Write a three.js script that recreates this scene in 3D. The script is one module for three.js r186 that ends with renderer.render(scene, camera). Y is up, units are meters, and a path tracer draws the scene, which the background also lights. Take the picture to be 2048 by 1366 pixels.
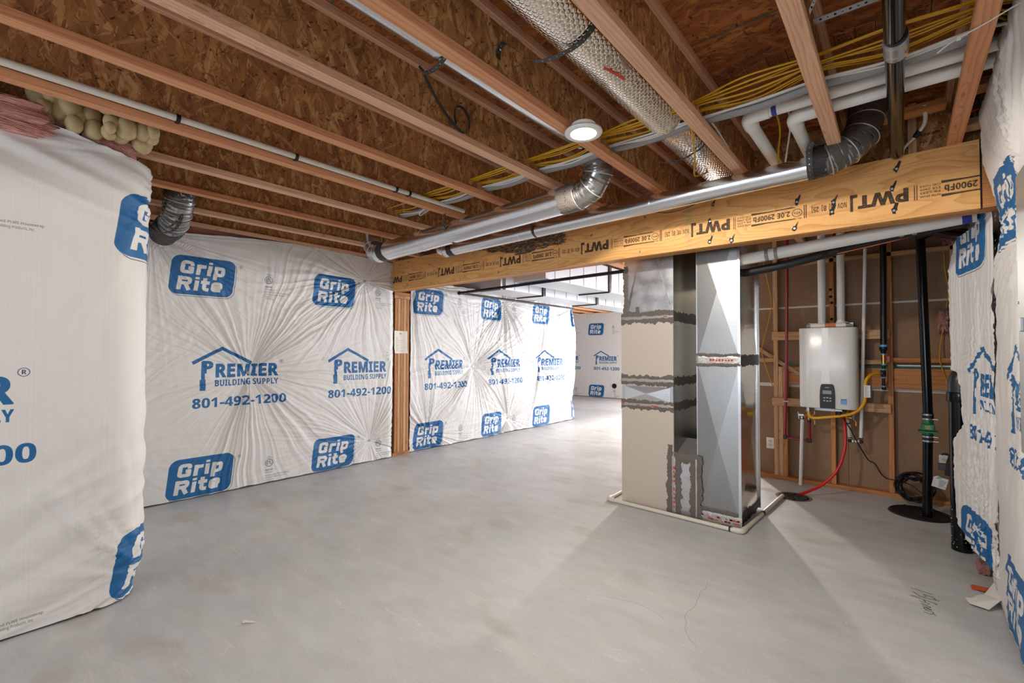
import * as THREE from 'three';
import { RoundedBoxGeometry } from 'three/addons/geometries/RoundedBoxGeometry.js';
import { mergeGeometries, toCreasedNormals } from 'three/addons/utils/BufferGeometryUtils.js';
import { ImprovedNoise } from 'three/addons/math/ImprovedNoise.js';
import { RectAreaLightUniformsLib } from 'three/addons/lights/RectAreaLightUniformsLib.js';

// ---------- camera, sky, large lights, exposure ----------
// world: x runs along the long wood beam (to the right), y up, z along the joists (towards the camera)
const scene = new THREE.Scene();
const W = 2048, H = 1366, FOCAL = 915.69;
const camera = new THREE.PerspectiveCamera(2 * Math.atan(H / 2 / FOCAL) * 180 / Math.PI, W / H, 0.05, 60);
camera.position.set(0, 1.31, 0);
camera.rotation.order = 'YXZ';
camera.rotation.set(1.3069 * Math.PI / 180, 40.3418 * Math.PI / 180, 0.1674 * Math.PI / 180);
scene.add(camera);
scene.background = new THREE.Color(0.72, 0.86, 1.0);
scene.backgroundIntensity = 2.0;
const renderer = new THREE.WebGLRenderer();
renderer.toneMapping = THREE.LinearToneMapping;
renderer.toneMappingExposure = 1.5;
renderer.shadowMap.enabled = true;
RectAreaLightUniformsLib.init();
// daylight of unseen windows: a soft area light just inside each pane
function windowLight(name, color, intensity, w, h, pos, look) {
  const l = new THREE.RectAreaLight(color, intensity, w, h);
  l.name = name; l.position.set(...pos); l.lookAt(...look); scene.add(l);
  return l;
}
windowLight('daylight_unseen_end_window', 0xf2f6ff, 12, 3.0, 1.9, [-3.1, 1.15, -11.76], [-3.1, 1.1, 0]);  // out of view behind the column, placed to graze the left walls
windowLight('daylight_unseen_rear_window', 0xf4f7ff, 13, 3.2, 1.3, [0.3, 1.45, -8.6], [-5, 1.2, -8.6]);  // out of view on the right, placed to light the rear room
windowLight('daylight_unseen_front_window', 0xe9f1ff, 4.5, 2.4, 1.4, [-1.3, 1.45, 4.2], [-1.3, 1.3, 0]);  // out of view behind the camera, placed to light the foreground

// ---------- small helpers ----------
const V = (x, y, z) => new THREE.Vector3(x, y, z);
function rng(seed) { let s = seed | 0; return () => { s = (s + 0x6d2b79f5) | 0; let t = Math.imul(s ^ (s >>> 15), 1 | s); t = (t + Math.imul(t ^ (t >>> 7), 61 | t)) ^ t; return ((t ^ (t >>> 14)) >>> 0) / 4294967296; }; }
const PN = new ImprovedNoise();
const noise = (x, y, z = 0) => PN.noise(x + 31.7, y + 17.3, z + 5.1);
function fbm(x, y, z = 0, o = 4) { let a = 0.5, s = 0; for (let i = 0; i < o; i++) { s += a * noise(x, y, z + i * 7.7); x *= 2.03; y *= 2.03; a *= 0.5; } return s; }
const clamp = (x, a = 0, b = 1) => Math.min(b, Math.max(a, x));
const sst = (a, b, x) => { const t = clamp((x - a) / (b - a)); return t * t * (3 - 2 * t); };
const lerp = (a, b, t) => a + (b - a) * t;
const used = {};
function numbered(n) { used[n] = (used[n] ?? -1) + 1; return used[n] ? n + '_' + String(used[n]).padStart(3, '0') : n; }
function tag(o, label, category, group) { o.userData.label = label; o.userData.category = category; if (group) o.userData.group = group; return o; }
function thing(name, label, category, pos = [0, 0, 0], group, ry = 0) {
  const o = new THREE.Group(); o.name = numbered(name); o.position.set(...pos); o.rotation.y = ry; scene.add(o);
  return tag(o, label, category, group);
}
function flat(gs) {
  gs = [].concat(gs).map((g) => { const q = g.index ? g.toNonIndexed() : g.clone(); for (const k of Object.keys(q.attributes)) if (!['position', 'normal', 'uv'].includes(k)) q.deleteAttribute(k); if (!q.attributes.uv) q.setAttribute('uv', new THREE.BufferAttribute(new Float32Array(q.attributes.position.count * 2), 2)); return q; });
  return gs.length === 1 ? gs[0] : mergeGeometries(gs);
}
function part(name, gs, mat, parent, label) {
  const m = new THREE.Mesh(flat(gs), mat); m.castShadow = m.receiveShadow = true;
  m.name = parent === scene ? numbered(name) : name; parent.add(m);
  if (label) m.userData.label = label;
  return m;
}
// alike pieces, each a part of its own
function parts(name, gs, mat, parent, label) { for (const g of gs) part(name, g, mat, parent, label); }
function solo(name, gs, mat, label, category, group) { return tag(part(name, gs, mat, scene), label, category, group); }
function struct(name, gs, mat, parent = scene) { const m = part(name, gs, mat, parent); if (parent === scene) m.userData.kind = 'structure'; return m; }
// uv in metres by dominant face axis; along = axis letter that becomes u
function muv(g, along = 'x', off = 0) {
  g = g.index ? g.toNonIndexed() : g;
  const p = g.attributes.position, n = p.count, uv = new Float32Array(n * 2), a = V(), b = V(), c = V(), k = 'xyz'.indexOf(along);
  for (let i = 0; i < n; i += 3) {
    a.fromBufferAttribute(p, i); b.fromBufferAttribute(p, i + 1); c.fromBufferAttribute(p, i + 2);
    const nn = b.clone().sub(a).cross(c.clone().sub(a)), ab = [Math.abs(nn.x), Math.abs(nn.y), Math.abs(nn.z)], d = ab.indexOf(Math.max(...ab));
    const rest = [0, 1, 2].filter((q) => q !== d), ua = rest.includes(k) ? k : rest[0], va = rest.find((q) => q !== ua);
    for (const [j, v] of [[i, a], [i + 1, b], [i + 2, c]]) { const e = [v.x, v.y, v.z]; uv[j * 2] = e[ua] + off; uv[j * 2 + 1] = e[va] + d * 0.37 + off * 1.7; }
  }
  g.setAttribute('uv', new THREE.BufferAttribute(uv, 2));
  return g;
}
// box by its two corners
function box(x0, x1, y0, y1, z0, z1, along = 'x', off = 0) {
  const g = new THREE.BoxGeometry(x1 - x0, y1 - y0, z1 - z0).translate((x0 + x1) / 2, (y0 + y1) / 2, (z0 + z1) / 2);
  return muv(g, along, off);
}
function rbox(x0, x1, y0, y1, z0, z1, r = 0.004, along = 'x', off = 0, seg = 1) {
  const g = new RoundedBoxGeometry(x1 - x0, y1 - y0, z1 - z0, seg, r).translate((x0 + x1) / 2, (y0 + y1) / 2, (z0 + z1) / 2);
  return muv(g, along, off);
}
const vec = (p) => (p.isVector3 ? p : V(...p));
function cyl(p0, p1, r, seg = 20, r1 = r, open = false) {
  p0 = vec(p0); p1 = vec(p1);
  const d = p1.clone().sub(p0), l = d.length(), g = new THREE.CylinderGeometry(r1, r, l, seg, 1, open);
  g.applyQuaternion(new THREE.Quaternion().setFromUnitVectors(V(0, 1, 0), d.normalize()));
  const m = p0.clone().add(p1).multiplyScalar(0.5);
  return g.translate(m.x, m.y, m.z);
}
function tube(pts, r, seg = 40, rad = 10, tension = 0.5, closed = false) {
  const c = new THREE.CatmullRomCurve3(pts.map(vec), closed, 'catmullrom', tension);
  return new THREE.TubeGeometry(c, seg, r, rad, closed);
}
// pipe of straight runs and rounded bends
function pipe(pts, r, bend = 0.05, rad = 14) {
  pts = pts.map(vec);
  const path = new THREE.CurvePath(), P = [pts[0]];
  for (let i = 1; i < pts.length - 1; i++) {
    const a = pts[i - 1].clone().sub(pts[i]), b = pts[i + 1].clone().sub(pts[i]), k = Math.min(bend, a.length() * 0.49, b.length() * 0.49);
    P.push([pts[i].clone().add(a.setLength(k)), pts[i], pts[i].clone().add(b.setLength(k))]);
  }
  P.push(pts.at(-1));
  let from = P[0], out = [];
  const list = [from];
  for (let i = 1; i < P.length; i++) {
    if (Array.isArray(P[i])) { const c = new THREE.QuadraticBezierCurve3(...P[i]); list.push(...c.getPoints(8)); } else list.push(P[i]);
  }
  class Poly extends THREE.Curve { getPoint(t) { const f = t * (list.length - 1), i = Math.min(list.length - 2, Math.floor(f)); return list[i].clone().lerp(list[i + 1], f - i); } getPointAt(t) { return this.getPoint(t); } getTangent(t) { const f = t * (list.length - 1), i = Math.round(f), a = list[Math.max(0, i - 1)], b = list[Math.min(list.length - 1, i + 1)]; return b.clone().sub(a).normalize(); } getTangentAt(t) { return this.getTangent(t); } }
  out.push(new THREE.TubeGeometry(new Poly(), list.length - 1, r, rad, false));
  // end caps
  for (const [a, b] of [[list[0], list[1]], [list.at(-1), list.at(-2)]]) { const d = a.clone().sub(b).normalize(); out.push(cyl(a.clone().addScaledVector(d, -0.001), a.clone().addScaledVector(d, 0.0005), r, rad)); }
  return out;
}
function ring(p0, p1, r, t = 0.004, seg = 24) { return cyl(p0, p1, r + t, seg); }
function extrude(shape, depth, bevel = 0, curve = 6) { return new THREE.ExtrudeGeometry(shape, { depth, bevelEnabled: bevel > 0, bevelSize: bevel, bevelThickness: bevel, bevelSegments: 2, curveSegments: curve }); }
function poly(pts) { const s = new THREE.Shape(); pts.forEach(([x, y], i) => (i ? s.lineTo(x, y) : s.moveTo(x, y))); return s; }
const place = (g, x, y, z, rx = 0, ry = 0, rz = 0) => { g.applyMatrix4(new THREE.Matrix4().makeRotationFromEuler(new THREE.Euler(rx, ry, rz))); return g.translate(x, y, z); };
// ---------- textures ----------
function canvas(w, h) { const c = document.createElement('canvas'); c.width = w; c.height = h; return [c, c.getContext('2d')]; }
function ctex(c, rx = 1, ry = 1, srgb = true, wrap = THREE.RepeatWrapping) { const t = new THREE.CanvasTexture(c); if (srgb) t.colorSpace = THREE.SRGBColorSpace; t.wrapS = t.wrapT = wrap; t.repeat.set(rx, ry); t.magFilter = THREE.LinearFilter; return t; }
function dtex(w, h, f, rx = 1, ry = 1, srgb = true, wrap = THREE.RepeatWrapping) {
  const d = new Uint8Array(w * h * 4);
  for (let y = 0; y < h; y++) for (let x = 0; x < w; x++) { const c = f(x, y), o = (y * w + x) * 4; if (typeof c === 'number') { d[o] = d[o + 1] = d[o + 2] = clamp(c, 0, 255); } else { d[o] = clamp(c[0], 0, 255); d[o + 1] = clamp(c[1], 0, 255); d[o + 2] = clamp(c[2], 0, 255); } d[o + 3] = 255; }
  const t = new THREE.DataTexture(d, w, h); if (srgb) t.colorSpace = THREE.SRGBColorSpace; t.wrapS = t.wrapT = wrap; t.repeat.set(rx, ry); t.magFilter = THREE.LinearFilter; t.needsUpdate = true; return t;
}
const mixc = (a, b, t) => [a[0] + (b[0] - a[0]) * t, a[1] + (b[1] - a[1]) * t, a[2] + (b[2] - a[2]) * t];

// printed woven house wrap, one print repeat: 1.27 m wide, 2.5 m tall
const WRAP_W = 1.27, WRAP_H = 2.5;
const wrapTex = (() => {
  const [c, g] = canvas(1040, 2048), k = 1040 / WRAP_W, ky = 2048 / WRAP_H, blue = '#07609c', dark = '#1c3a62', R = rng(5);
  g.fillStyle = '#e6e3df'; g.fillRect(0, 0, 1040, 2048);
  const X = (s) => (s + 0.5) * k, Y = (y) => 2048 - (y + 0.05) * ky;
  const text = (str, s0, y0, wid, hgt, font = 'bold', stroke = 0, skew = 0, fill = blue) => {
    g.save(); g.translate(X(s0), Y(y0)); g.font = `${font} 100px sans-serif`; g.textBaseline = 'alphabetic';
    const w = g.measureText(str).width; g.transform(1, 0, -skew, 1, 0, 0); g.scale(wid * k / w, hgt * ky / 71);
    g.fillStyle = g.strokeStyle = fill; g.lineJoin = 'round'; if (stroke) { g.lineWidth = stroke; g.strokeText(str, 0, 0); } g.fillText(str, 0, 0); g.restore();
  };
  // heavy block letters drawn as thick strokes: [advance, strokes...] in cap heights
  const GL = { G: [0.82, 'M.67 .6L.67 .72Q.67 .85 .52 .85L.3 .85Q.15 .85 .15 .7L.15 .3Q.15 .15 .3 .15L.67 .15L.67 .44L.46 .44'], r: [0.56, 'M.15 0L.15 .78', 'M.15 .46Q.18 .64 .38 .64L.56 .64'], i: [0.3, 'M.15 0L.15 .76', 'M.15 .85L.15 1.02'], p: [0.73, 'M.15 -.26L.15 .78', 'M.15 .64L.46 .64Q.58 .64 .58 .5L.58 .28Q.58 .14 .46 .14L.15 .14'], R: [0.86, 'M.15 0L.15 1', 'M.15 .85L.54 .85Q.7 .85 .7 .7Q.7 .5 .54 .5L.15 .5', 'M.48 .5L.72 0'], t: [0.52, 'M.22 1L.22 .3Q.22 .14 .38 .14L.52 .14', 'M0 .66L.52 .66'], e: [0.73, 'M.15 .375L.58 .375L.58 .5Q.58 .64 .44 .64L.29 .64Q.15 .64 .15 .5L.15 .28Q.15 .14 .3 .14L.62 .14'] };
  const heavy = (str, s0, y0, cw, ch) => {
    let x = 0; g.save(); g.translate(X(s0), Y(y0)); g.transform(1, 0, -0.14, 1, 0, 0); g.scale(cw * k, -ch * ky); g.strokeStyle = '#e6e3df'; g.lineWidth = 0.245; g.lineJoin = 'round'; g.lineCap = 'butt';
    for (const c of str) { for (const d of GL[c].slice(1)) { const n = d.match(/[MLQ][^MLQ]*/g); g.beginPath(); for (const q of n) { const v = q.slice(1).trim().split(/[ ,]+/).map(Number); if (q[0] === 'M') g.moveTo(x + v[0], v[1]); else if (q[0] === 'L') g.lineTo(x + v[0], v[1]); else g.quadraticCurveTo(x + v[0], v[1], x + v[2], v[3]); } g.stroke(); } x += GL[c][0] + 0.085; }
    g.restore();
  };
  const logo = (sl, y0, y1) => {
    const w = 0.5, h = y1 - y0, sk = 0.1;
    const sh = (dx, dy, fill, stroke) => {
      g.save(); g.translate(X(sl) + dx, Y(y0) + dy); g.transform(1, 0, -sk, 1, 0, 0); g.beginPath(); g.roundRect(0, -h * ky, w * k, h * ky, 0.07 * k);
      if (fill) { g.fillStyle = fill; g.fill(); } if (stroke) { g.strokeStyle = stroke; g.lineWidth = 3; g.stroke(); } g.restore();
    };
    sh(9, 10, null, dark); sh(3, 4, '#e6e3df'); sh(0, 0, blue);
    // worn specks of the print
    for (let i = 0; i < 900; i++) { g.fillStyle = `rgba(120,165,205,${0.1 + 0.25 * R()})`; g.fillRect(X(sl + 0.04 + R() * 0.42), Y(y0 + 0.02 + R() * (h - 0.04)), 1, 2 + R() * 12); }
    heavy('Grip', sl + 0.08, y0 + h * 0.53, 0.134, 0.122); heavy('Rite', sl + 0.058, y0 + h * 0.115, 0.134, 0.122);
    g.strokeStyle = dark; g.lineWidth = 1.6; g.beginPath(); g.arc(X(sl + w + 0.075), Y(y1 - 0.045), 0.014 * k, 0, 7); g.stroke(); text('R', sl + w + 0.069, y1 - 0.052, 0.012, 0.014, 'bold', 0, 0, dark);
  };
  logo(-0.43, 1.81, 2.155); logo(-0.42, 0.015, 0.36);
  const etl = (s, y) => {
    g.strokeStyle = dark; g.lineWidth = 3.2; g.beginPath(); g.arc(X(s), Y(y), 0.036 * k, 0, 7); g.stroke(); g.lineWidth = 1.4; g.beginPath(); g.arc(X(s), Y(y), 0.03 * k, 0, 7); g.stroke();
    text('ETL', s - 0.023, y - 0.016, 0.046, 0.032, 'bold', 0, 0, dark); text('CODE', s - 0.018, y + 0.058, 0.03, 0.008, 'bold', 0, 0, '#666'); text('COMPLIANT', s - 0.032, y + 0.046, 0.066, 0.008, 'bold', 0, 0, '#666');
    text('Intertek', s - 0.036, y - 0.075, 0.07, 0.016, 'bold', 0, 0, '#444'); text('3156482', s - 0.036, y - 0.1, 0.07, 0.012, 'normal', 0, 0, '#555');
    text('Non-Perforated PLWE Housewrap', s - 0.036, y - 0.128, 0.23, 0.013, 'normal', 0, 0, '#555'); text('Prime Source Building Products, Inc.', s - 0.036, y - 0.15, 0.2, 0.012, 'normal', 0, 0, '#555');
    text('Irving, TX U.S.A.', s - 0.036, y - 0.172, 0.09, 0.011, 'normal', 0, 0, '#555'); text('(972) 999-8500', s - 0.036, y - 0.192, 0.085, 0.011, 'normal', 0, 0, '#555');
  };
  etl(0.4, 2.02); etl(0.43, 0.2);
  // house outline and the supply yard's name and telephone number
  g.strokeStyle = blue; g.lineWidth = 0.03 * k; g.lineJoin = 'miter'; g.beginPath(); g.moveTo(X(-0.235), Y(1.2)); g.lineTo(X(0), Y(1.335)); g.lineTo(X(0.265), Y(1.2)); g.stroke();
  text('P', -0.165, 1.11, 0.1, 0.105, 'bold', 6);
  g.fillStyle = blue; g.fillRect(X(-0.165), Y(1.215), 0.03 * k, 0.2 * ky); g.fillRect(X(-0.175), Y(1.05), 0.047 * k, 0.1 * ky);
  text('REMIER', -0.058, 1.068, 0.565, 0.12, 'bold', 5); text('BUILDING SUPPLY', -0.058, 0.985, 0.57, 0.056, 'bold', 1.5);
  g.strokeStyle = dark; g.lineWidth = 2.2; g.beginPath(); g.arc(X(0.54), Y(1.21), 0.019 * k, 0, 7); g.stroke(); text('R', 0.531, 1.2, 0.018, 0.02, 'bold', 0, 0, dark);
  text('801-492-1200', -0.235, 0.795, 0.825, 0.085, 'bold', 1.5);
  // warp and weft of the weave
  for (let x = 0; x < 1040; x += 2) { g.fillStyle = `rgba(${R() < 0.5 ? '120,112,105' : '255,255,255'},${0.05 * R()})`; g.fillRect(x, 0, 1, 2048); }
  for (let y = 0; y < 2048; y += 3) { g.fillStyle = `rgba(120,112,105,${0.03 * R()})`; g.fillRect(0, y, 1040, 1); }
  const t = ctex(c); t.anisotropy = 8; return t;
})();
const weaveBump = dtex(128, 128, (x, y) => 128 + 60 * Math.sin(x * Math.PI / 4) * (1 + 0.4 * Math.sin(y * 0.3 + x)) + 30 * Math.sin(y * Math.PI / 2), 60, 60, false);

// oriented strand board
const osbTex = (() => {
  const S = 1024, [c, g] = canvas(S, S), R = rng(11);
  g.fillStyle = 'rgb(164,114,64)'; g.fillRect(0, 0, S, S);
  const cols = ['rgb(198,144,86)', 'rgb(182,126,72)', 'rgb(166,112,62)', 'rgb(208,156,98)', 'rgb(148,98,54)', 'rgb(174,118,60)', 'rgb(188,132,76)', 'rgb(218,170,112)', 'rgb(156,106,60)', 'rgb(130,86,48)'];
  const flake = (x, y, l, w, a, col, al) => {
    for (const dx of [-S, 0, S]) for (const dy of [-S, 0, S]) {
      if (x + dx < -l || x + dx > S + l || y + dy < -l || y + dy > S + l) continue;
      g.save(); g.translate(x + dx, y + dy); g.rotate(a); g.globalAlpha = al; g.fillStyle = col; g.beginPath();
      g.moveTo(-l / 2, -w / 2); g.lineTo(l / 2 - w * 0.4, -w / 2 * 0.8); g.lineTo(l / 2, w * 0.1); g.lineTo(l / 2 - w * 0.2, w / 2); g.lineTo(-l / 2 + w * 0.3, w / 2); g.closePath(); g.fill();
      g.globalAlpha = al * 0.35; g.strokeStyle = 'rgb(106,66,34)'; g.lineWidth = 1; g.stroke(); 
      for (let i = 0; i < 3; i++) { const yy = (i / 3 - 0.4) * w; g.globalAlpha = 0.1; g.beginPath(); g.moveTo(-l / 2.4, yy); g.lineTo(l / 2.4, yy + w * 0.05); g.stroke(); }
      g.restore();
    }
  };
  for (let i = 0; i < 1500; i++) flake(R() * S, R() * S, 40 + R() * 90, 8 + R() * 22, Math.PI / 2 + (R() + R() + R() - 1.5) * 1.1, cols[Math.floor(R() * cols.length)], 0.55 + 0.4 * R());
  for (let i = 0; i < 2200; i++) flake(R() * S, R() * S, 12 + R() * 38, 1 + R() * 4, Math.PI / 2 + (R() + R() - 1) * 1.5, R() < 0.55 ? 'rgb(226,180,120)' : 'rgb(124,80,44)', 0.3 + 0.4 * R());
  for (let i = 0; i < 520; i++) flake(R() * S, R() * S, 5 + R() * 14, 2 + R() * 4, R() * 3.1, '#3a2312', 0.55 + 0.3 * R());
  return ctex(c);
})();
function clone(t, rx, ry) { const q = t.clone(); q.repeat.set(rx, ry); q.needsUpdate = true; return q; }

// straight wood grain, u along the grain
function grainTex(w, h, light, darkc, seed, rings, warp, knots = 0) {
  const R = rng(seed), K = []; for (let i = 0; i < knots; i++) K.push([R() * w, R() * h, 6 + R() * 9]);
  return dtex(w, h, (x, y) => {
    let u = x / w * 4, v = y / h * rings, dk = 0;
    for (const [kx, ky, r] of K) { const dx = (x - kx) / (r * 4), dy = (y - ky) / r, d = dx * dx + dy * dy; v += 2.2 * Math.exp(-d * 0.7) * Math.sign(dy || 1); if ((x - kx) ** 2 / 3 + (y - ky) ** 2 < r * r * 0.5) dk = 0.75; }
    const q = v + warp * fbm(u * 0.9, v * 0.22, seed) * 4, s = q - Math.floor(q), line = Math.pow(s, 3) * (1 - sst(0.93, 1, s));
    const fine = 0.5 + noise(u * 6, y * 0.55, seed) * 0.5, t = clamp(0.1 + line * 0.65 + (fine - 0.5) * 0.35 + 0.5 * fbm(u * 0.6, v * 0.15, seed + 9) + dk);
    return mixc(light, darkc, t);
  }, 1, 1, true, THREE.MirroredRepeatWrapping);
}
const flangeTex = grainTex(1024, 256, [232, 186, 152], [186, 132, 98], 3, 9, 0.35, 2);
const studTex = grainTex(1024, 256, [206, 166, 124], [158, 110, 70], 7, 7, 0.6, 4);
const plyEdgeTex = grainTex(512, 128, [214, 168, 122], [140, 92, 58], 13, 12, 0.08);

// the two lvl members: peeled veneer grain, painted shade above, the mill's upside-down print
function lvlTex(x0, x1, seed) {
  const w = 2048, h = 300, len = x1 - x0, dep = 0.363, y0 = 2.067, k = w / len, ky = h / dep, [c, g] = canvas(w, h), R = rng(seed);
  const img = g.createImageData(w, h);
  for (let y = 0; y < h; y++) for (let x = 0; x < w; x++) {
    const u = x / k, v = (h - y) / ky, q = v * 16 + fbm(u * 1.1, v * 5, seed, 3) * 7.5 + fbm(u * 5, v * 26, seed + 4, 2) * 0.7, s = q - Math.floor(q), line = Math.pow(s, 2.2) * (1 - sst(0.9, 1, s));
    const fine = noise(u * 45, v * 420, seed), up = v > 0.19 + 0.03 * Math.sin(u * 0.7) ? 0.12 : 0, t = clamp(0.12 + line * 0.5 + fine * 0.14 + up + 0.3 * fbm(u * 2, v * 8, seed + 2, 2));  // upper part tinted darker, painting the duct's cast shadow onto the beam
    const col = mixc([244, 190, 120], [190, 124, 62], t), o = (y * w + x) * 4; img.data[o] = col[0]; img.data[o + 1] = col[1]; img.data[o + 2] = col[2]; img.data[o + 3] = 255;
  }
  g.putImageData(img, 0, 0);
  const X = (x) => (x - x0) * k, Y = (y) => h - (y - y0) * ky, ink = '#2b1c10';
  const text = (str, x, y, wid, hgt, font = 'bold', st = 0) => { g.save(); g.translate(X(x), Y(y)); g.rotate(Math.PI); g.font = `${font} 100px sans-serif`; const m = g.measureText(str).width; g.scale(-1, 1); g.scale(-wid * k / m, hgt * ky / 71); g.textBaseline = 'middle'; g.textAlign = 'center'; g.fillStyle = g.strokeStyle = ink; if (st) { g.lineWidth = st; g.strokeText(str, 0, 0); } g.fillText(str, 0, 0); g.restore(); };
  g.globalAlpha = 0.86;
  for (let i = -1; i < 7; i++) {
    const p = -0.221 - i * 0.938, yc = 2.203;
    text('PWT', p + 0.155, yc, 0.235, 0.072, 'bold', 5); g.fillStyle = ink; g.fillRect(X(p), Y(yc + 0.05), 0.014 * k, 0.1 * ky); g.fillRect(X(p), Y(yc + 0.05), 0.035 * k, 0.02 * ky);
    for (const d of [0.288, 0.298]) g.fillRect(X(p + d), Y(yc + 0.042), 0.004 * k, 0.084 * ky);
    ['ASTM D5456', 'PR-L233', 'ESR-2909', 'CCMC 11518-R'].forEach((s, j) => text(s, p + 0.355, yc - 0.028 + j * 0.019, 0.085, 0.012));
    text('2900Fb', p + 0.475, yc, 0.13, 0.034, 'bold', 3); text('2.0E', p + 0.59, yc, 0.075, 0.034, 'bold', 3);
    for (const s of [-1, 1]) { g.beginPath(); g.moveTo(X(p + 0.4), Y(yc + s * 0.03)); g.lineTo(X(p + 0.66), Y(yc + s * 0.034)); g.lineTo(X(p + 0.64), Y(yc + s * 0.041)); g.lineTo(X(p + 0.5), Y(yc + s * 0.039)); g.lineTo(X(p + 0.4), Y(yc + s * 0.044)); g.fill(); }
    g.strokeStyle = ink; g.lineWidth = 3; g.beginPath(); g.ellipse(X(p + 0.665), Y(yc), 0.027 * k, 0.024 * ky, 0, 0, 7); g.stroke(); text('APA', p + 0.665, yc, 0.038, 0.013); text('MILL 1086', p + 0.665, yc - 0.037, 0.05, 0.01);
    for (const d of [0.702, 0.712]) g.fillRect(X(p + d), Y(yc + 0.042), 0.005 * k, 0.084 * ky);
    text('25]', p + 0.762, yc, 0.04, 0.032); text('B]', p + 0.808, yc, 0.028, 0.032); text('18]', p + 0.85, yc, 0.035, 0.032); text('NOV', p + 0.9, yc, 0.048, 0.032);
  }
  // rough worn ink, then tar smears round the nails, the dark smear under the duct, two taped stains
  g.globalAlpha = 0.5; for (let i = 0; i < 2600; i++) { g.fillStyle = R() < 0.7 ? '#e8b474' : '#d39c58'; g.fillRect(R() * w, Y(2.25) + R() * 0.1 * ky, 3 + R() * 10, 1); }
  g.globalAlpha = 0.95; g.fillStyle = '#1d1510';
  for (const [x, y] of NAILS) { const r = x > -1.2 ? 0.01 : 0.006; g.beginPath(); for (let a = 0; a < 12; a++) { const rr = r * (0.8 + R() * 0.9); g.lineTo(X(x + rr * Math.cos(a / 12 * 6.28)), Y(y + 1.5 * rr * Math.sin(a / 12 * 6.28))); } g.fill(); if (x > -1.2 && R() < 0.8) { g.beginPath(); g.moveTo(X(x - 0.008), Y(y)); g.lineTo(X(x + 0.004 + R() * 0.02), Y(y + 0.045)); g.lineTo(X(x + 0.022), Y(y + 0.04)); g.lineTo(X(x + 0.01), Y(y)); g.fill(); } }
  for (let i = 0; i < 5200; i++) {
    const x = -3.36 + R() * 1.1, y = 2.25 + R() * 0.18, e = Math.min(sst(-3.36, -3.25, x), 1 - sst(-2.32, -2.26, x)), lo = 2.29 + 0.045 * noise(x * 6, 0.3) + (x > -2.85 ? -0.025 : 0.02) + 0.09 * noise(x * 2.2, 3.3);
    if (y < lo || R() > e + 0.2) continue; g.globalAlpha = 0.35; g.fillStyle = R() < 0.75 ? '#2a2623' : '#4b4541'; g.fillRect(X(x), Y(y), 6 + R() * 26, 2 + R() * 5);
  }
  g.globalAlpha = 0.16; g.fillStyle = '#6f9a7a'; g.fillRect(X(-1.2), 0, 0.045 * k, h); g.globalAlpha = 0.14; g.fillRect(X(-0.76), Y(2.43), 0.012 * k, 0.05 * ky);
  g.globalAlpha = 1; return ctex(c, 1, 1, true, THREE.ClampToEdgeWrapping);
}
const NAILS = [[-1.007, 2.364], [-1.027, 2.246], [-1.029, 2.098], [-0.494, 2.272], [-0.509, 2.105], [-0.885, 2.086], [-0.311, 2.172], [-0.303, 2.229], [-0.006, 2.359], [-0.027, 2.249], [-0.02, 2.123], [-4.526, 2.39], [-4.702, 2.376], [-4.121, 2.314], [-3.562, 2.282], [-4.524, 2.257], [-4.567, 2.208], [-4.537, 2.12], [-4.099, 2.092], [-4.049, 2.234], [-3.612, 2.094], [-3.059, 2.104], [-1.993, 2.306], [-1.514, 2.369], [-1.557, 2.104], [-1.993, 2.191], [-2.58, 2.341]];

// trowelled concrete, 5 m a tile, mirrored
const concreteTex = dtex(2048, 2048, (x, y) => {
  const u = x / 2048 * 5, v = y / 2048 * 5;
  const a = fbm(u * 0.9, v * 0.9, 1, 4), b = fbm(u * 5 + 3 * a, v * 11, 2, 3), c = noise(u * 95, v * 95, 3), d = fbm(u * 2.2, v * 7, 8, 3);
  let l = 190 + a * 22 + b * 13 + c * 6; const st = sst(0.16, 0.4, fbm(u * 1.6 + 9, v * 2.6, 12, 4)), sw = Math.abs(noise(u * 2.6 + d * 2, v * 22, 5)) < 0.02 && d > 0.12 ? 9 : 0;
  l += sw; const warm = 2 + 7 * sst(-0.2, 0.35, d);
  return [l + warm * 0.3 - st * 8, l + 3 - st * 13, l + 4 - warm * 0.4 - st * 20];
}, 0.2, 0.2, true, THREE.MirroredRepeatWrapping);
const concreteRough = dtex(512, 512, (x, y) => 118 + 90 * fbm(x / 60, y / 40, 21, 4) + 12 * noise(x / 2, y / 2, 4), 0.4, 0.4, false, THREE.MirroredRepeatWrapping);

const galvTex = dtex(512, 512, (x, y) => { const c = 3.2 * noise(x / 17, y / 17, 2) + 1.3 * noise(x / 6, y / 6, 7); const l = 196 + 14 * (c - Math.floor(c)) + 8 * fbm(x / 120, y / 120, 3); return [l, l + 1, l + 3]; }, 1, 1);
const galvRough = dtex(256, 256, (x, y) => { const c = 3.2 * noise(x / 9, y / 9, 2); return 74 + 26 * (c - Math.floor(c)) + 50 * fbm(x / 50, y / 50, 6); }, 2, 2, false);
const bubbleBump = dtex(256, 256, (x, y) => { const cx = 256 / 8, cy = cx * 0.866; let best = 9; const r0 = Math.floor(y / (256 / 9)); for (let r = r0 - 1; r <= r0 + 1; r++) { const yy = (r + 0.5) * 256 / 9, off = ((r % 2 + 2) % 2) * cx / 2; const q = ((x - off) / cx), xx = (Math.round(q)) * cx + off; best = Math.min(best, Math.hypot(x - xx, (y - yy)) / cx); } return 255 * (1 - sst(0.25, 0.5, best)); }, 1, 1, false);
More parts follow.
